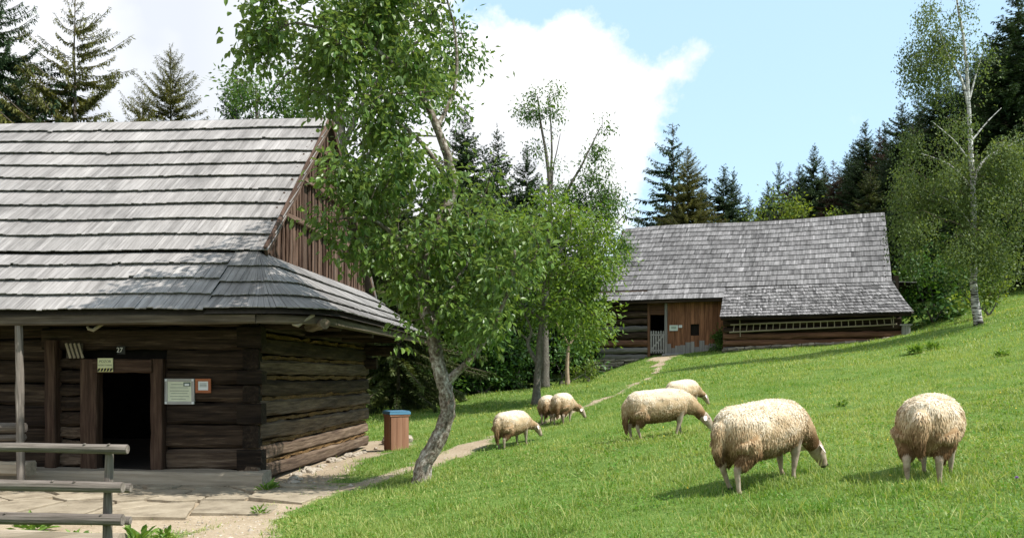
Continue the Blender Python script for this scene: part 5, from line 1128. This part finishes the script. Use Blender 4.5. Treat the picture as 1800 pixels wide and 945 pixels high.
# ------------------------------------------------------------ sky, sun, camera
SUN=nrm(A3(.55,-.23,.80)); EL=math.asin(SUN[2]); AZ=math.atan2(SUN[0],SUN[1])
w=bpy.data.worlds.new('World'); sc.world=w; w.use_nodes=True; nt=w.node_tree; N=nt.nodes; Lk=nt.links
for x in list(N): N.remove(x)
sky=N.new('ShaderNodeTexSky'); sky.sky_type='NISHITA'; sky.sun_disc=False; sky.sun_elevation=EL; sky.sun_rotation=AZ; sky.altitude=600; sky.air_density=1.; sky.dust_density=1.2; sky.ozone_density=1.
tc=N.new('ShaderNodeTexCoord').outputs['Generated']; sx=N.new('ShaderNodeSeparateXYZ'); Lk.new(tc,sx.inputs[0])
m2=lambda op,a,b=None,c=False: math2(N,Lk,op,a,b,c)
yy=m2('MAXIMUM',m2('ABSOLUTE',sx.outputs[1]),.25); u=m2('DIVIDE',sx.outputs[0],yy); v=m2('DIVIDE',sx.outputs[2],yy)
n1=noise(N,Lk,tc,5.5,9,.62); n2=noise(N,Lk,tc,2.2,5,.55); n3=noise(N,Lk,tc,3.1,6,.6)
# a big cumulus bank: below its sloping top, left of its ragged flank
top=m2('SUBTRACT',m2('SUBTRACT',.415,m2('MULTIPLY',m2('ADD',u,.03),.20)),v)          # >0 below the cloud top
fl=m2('SUBTRACT',m2('ADD',m2('MULTIPLY',m2('SUBTRACT',v,.33),.45),.195),u)          # >0 left of the flank
left=m2('SUBTRACT',-.06,u)                                                            # overcast to the left
cov=m2('MAXIMUM',m2('MINIMUM',top,fl),left)
cov=m2('ADD',cov,m2('MULTIPLY',m2('SUBTRACT',n1,.5),.20)); cov=m2('ADD',cov,m2('MULTIPLY',m2('SUBTRACT',noise(N,Lk,tc,17,7,.65),.5),.10))
cov=ramp(N,Lk,m2('ADD',m2('MULTIPLY',cov,4.),.5),[(.42,(0,0,0)),(.56,(1,1,1))]).outputs[0]
wisp=ramp(N,Lk,m2('ADD',m2('MULTIPLY',n1,.5),m2('MULTIPLY',n3,.5)),[(.59,(0,0,0)),(.74,(.6,.6,.6))]).outputs[0]
cov=mixc(N,Lk,1.,cov,wisp,'LIGHTEN')
# cloud tone: white sunlit bank, softly grey patches in the overcast part
gl=m2('MULTIPLY',m2('MULTIPLY',m2('ADD',left,.02),3.,True),1.)
gm_=ramp(N,Lk,n2,[(.36,(1,1,1)),(.56,(.0,.0,.0))]).outputs[0]
gf=m2('MULTIPLY',m2('SUBTRACT',1.,gm_,True),m2('MINIMUM',m2('MAXIMUM',gl,0.),1.))
cc=mixc(N,Lk,gf,CLW,CLG); shd=ramp(N,Lk,m2('ADD',m2('MULTIPLY',n3,.6),m2('MULTIPLY',n2,.4)),[(.36,(.72,.74,.78)),(.52,(1,1,1))]).outputs[0]; cc=mixc(N,Lk,1.,cc,shd,'MULTIPLY')
skyc=mixc(N,Lk,.5,mixc(N,Lk,1.,sky.outputs[0],(1.1,1.12,1.0),'MULTIPLY'),(5.6,8.0,10.2))
col=mixc(N,Lk,cov,skyc,cc)
bg=N.new('ShaderNodeBackground'); bg.inputs[1].default_value=.10; Lk.new(col,bg.inputs[0])
wo=N.new('ShaderNodeOutputWorld'); Lk.new(bg.outputs[0],wo.inputs[0])
s=bpy.data.lights.new('sun','SUN'); s.energy=4.2; s.angle=R(.6); s.color=(1,.965,.91)
so=bpy.data.objects.new('sun',s); COL.objects.link(so); so.rotation_euler=Vector(SUN).to_track_quat('Z','Y').to_euler(); so.location=(10,-10,40)
cam=bpy.data.cameras.new('camera'); co=bpy.data.objects.new('camera',cam); COL.objects.link(co); co.location=(0,0,EYE); co.rotation_euler=(math.pi/2,0,0)
cam.sensor_width=36; cam.lens=36*F0/1800; cam.shift_y=(HZ-472.5)/1800; cam.clip_start=.1; cam.clip_end=2000
sc.camera=co
sc.render.engine='CYCLES'; sc.render.resolution_x=1024; sc.render.resolution_y=537
vs=sc.view_settings; vs.view_transform='Standard'; vs.look='None'; vs.gamma=1; vs.use_curve_mapping=False; vs.exposure=EXPO
sc.cycles.max_bounces=8; sc.cycles.transparent_max_bounces=8
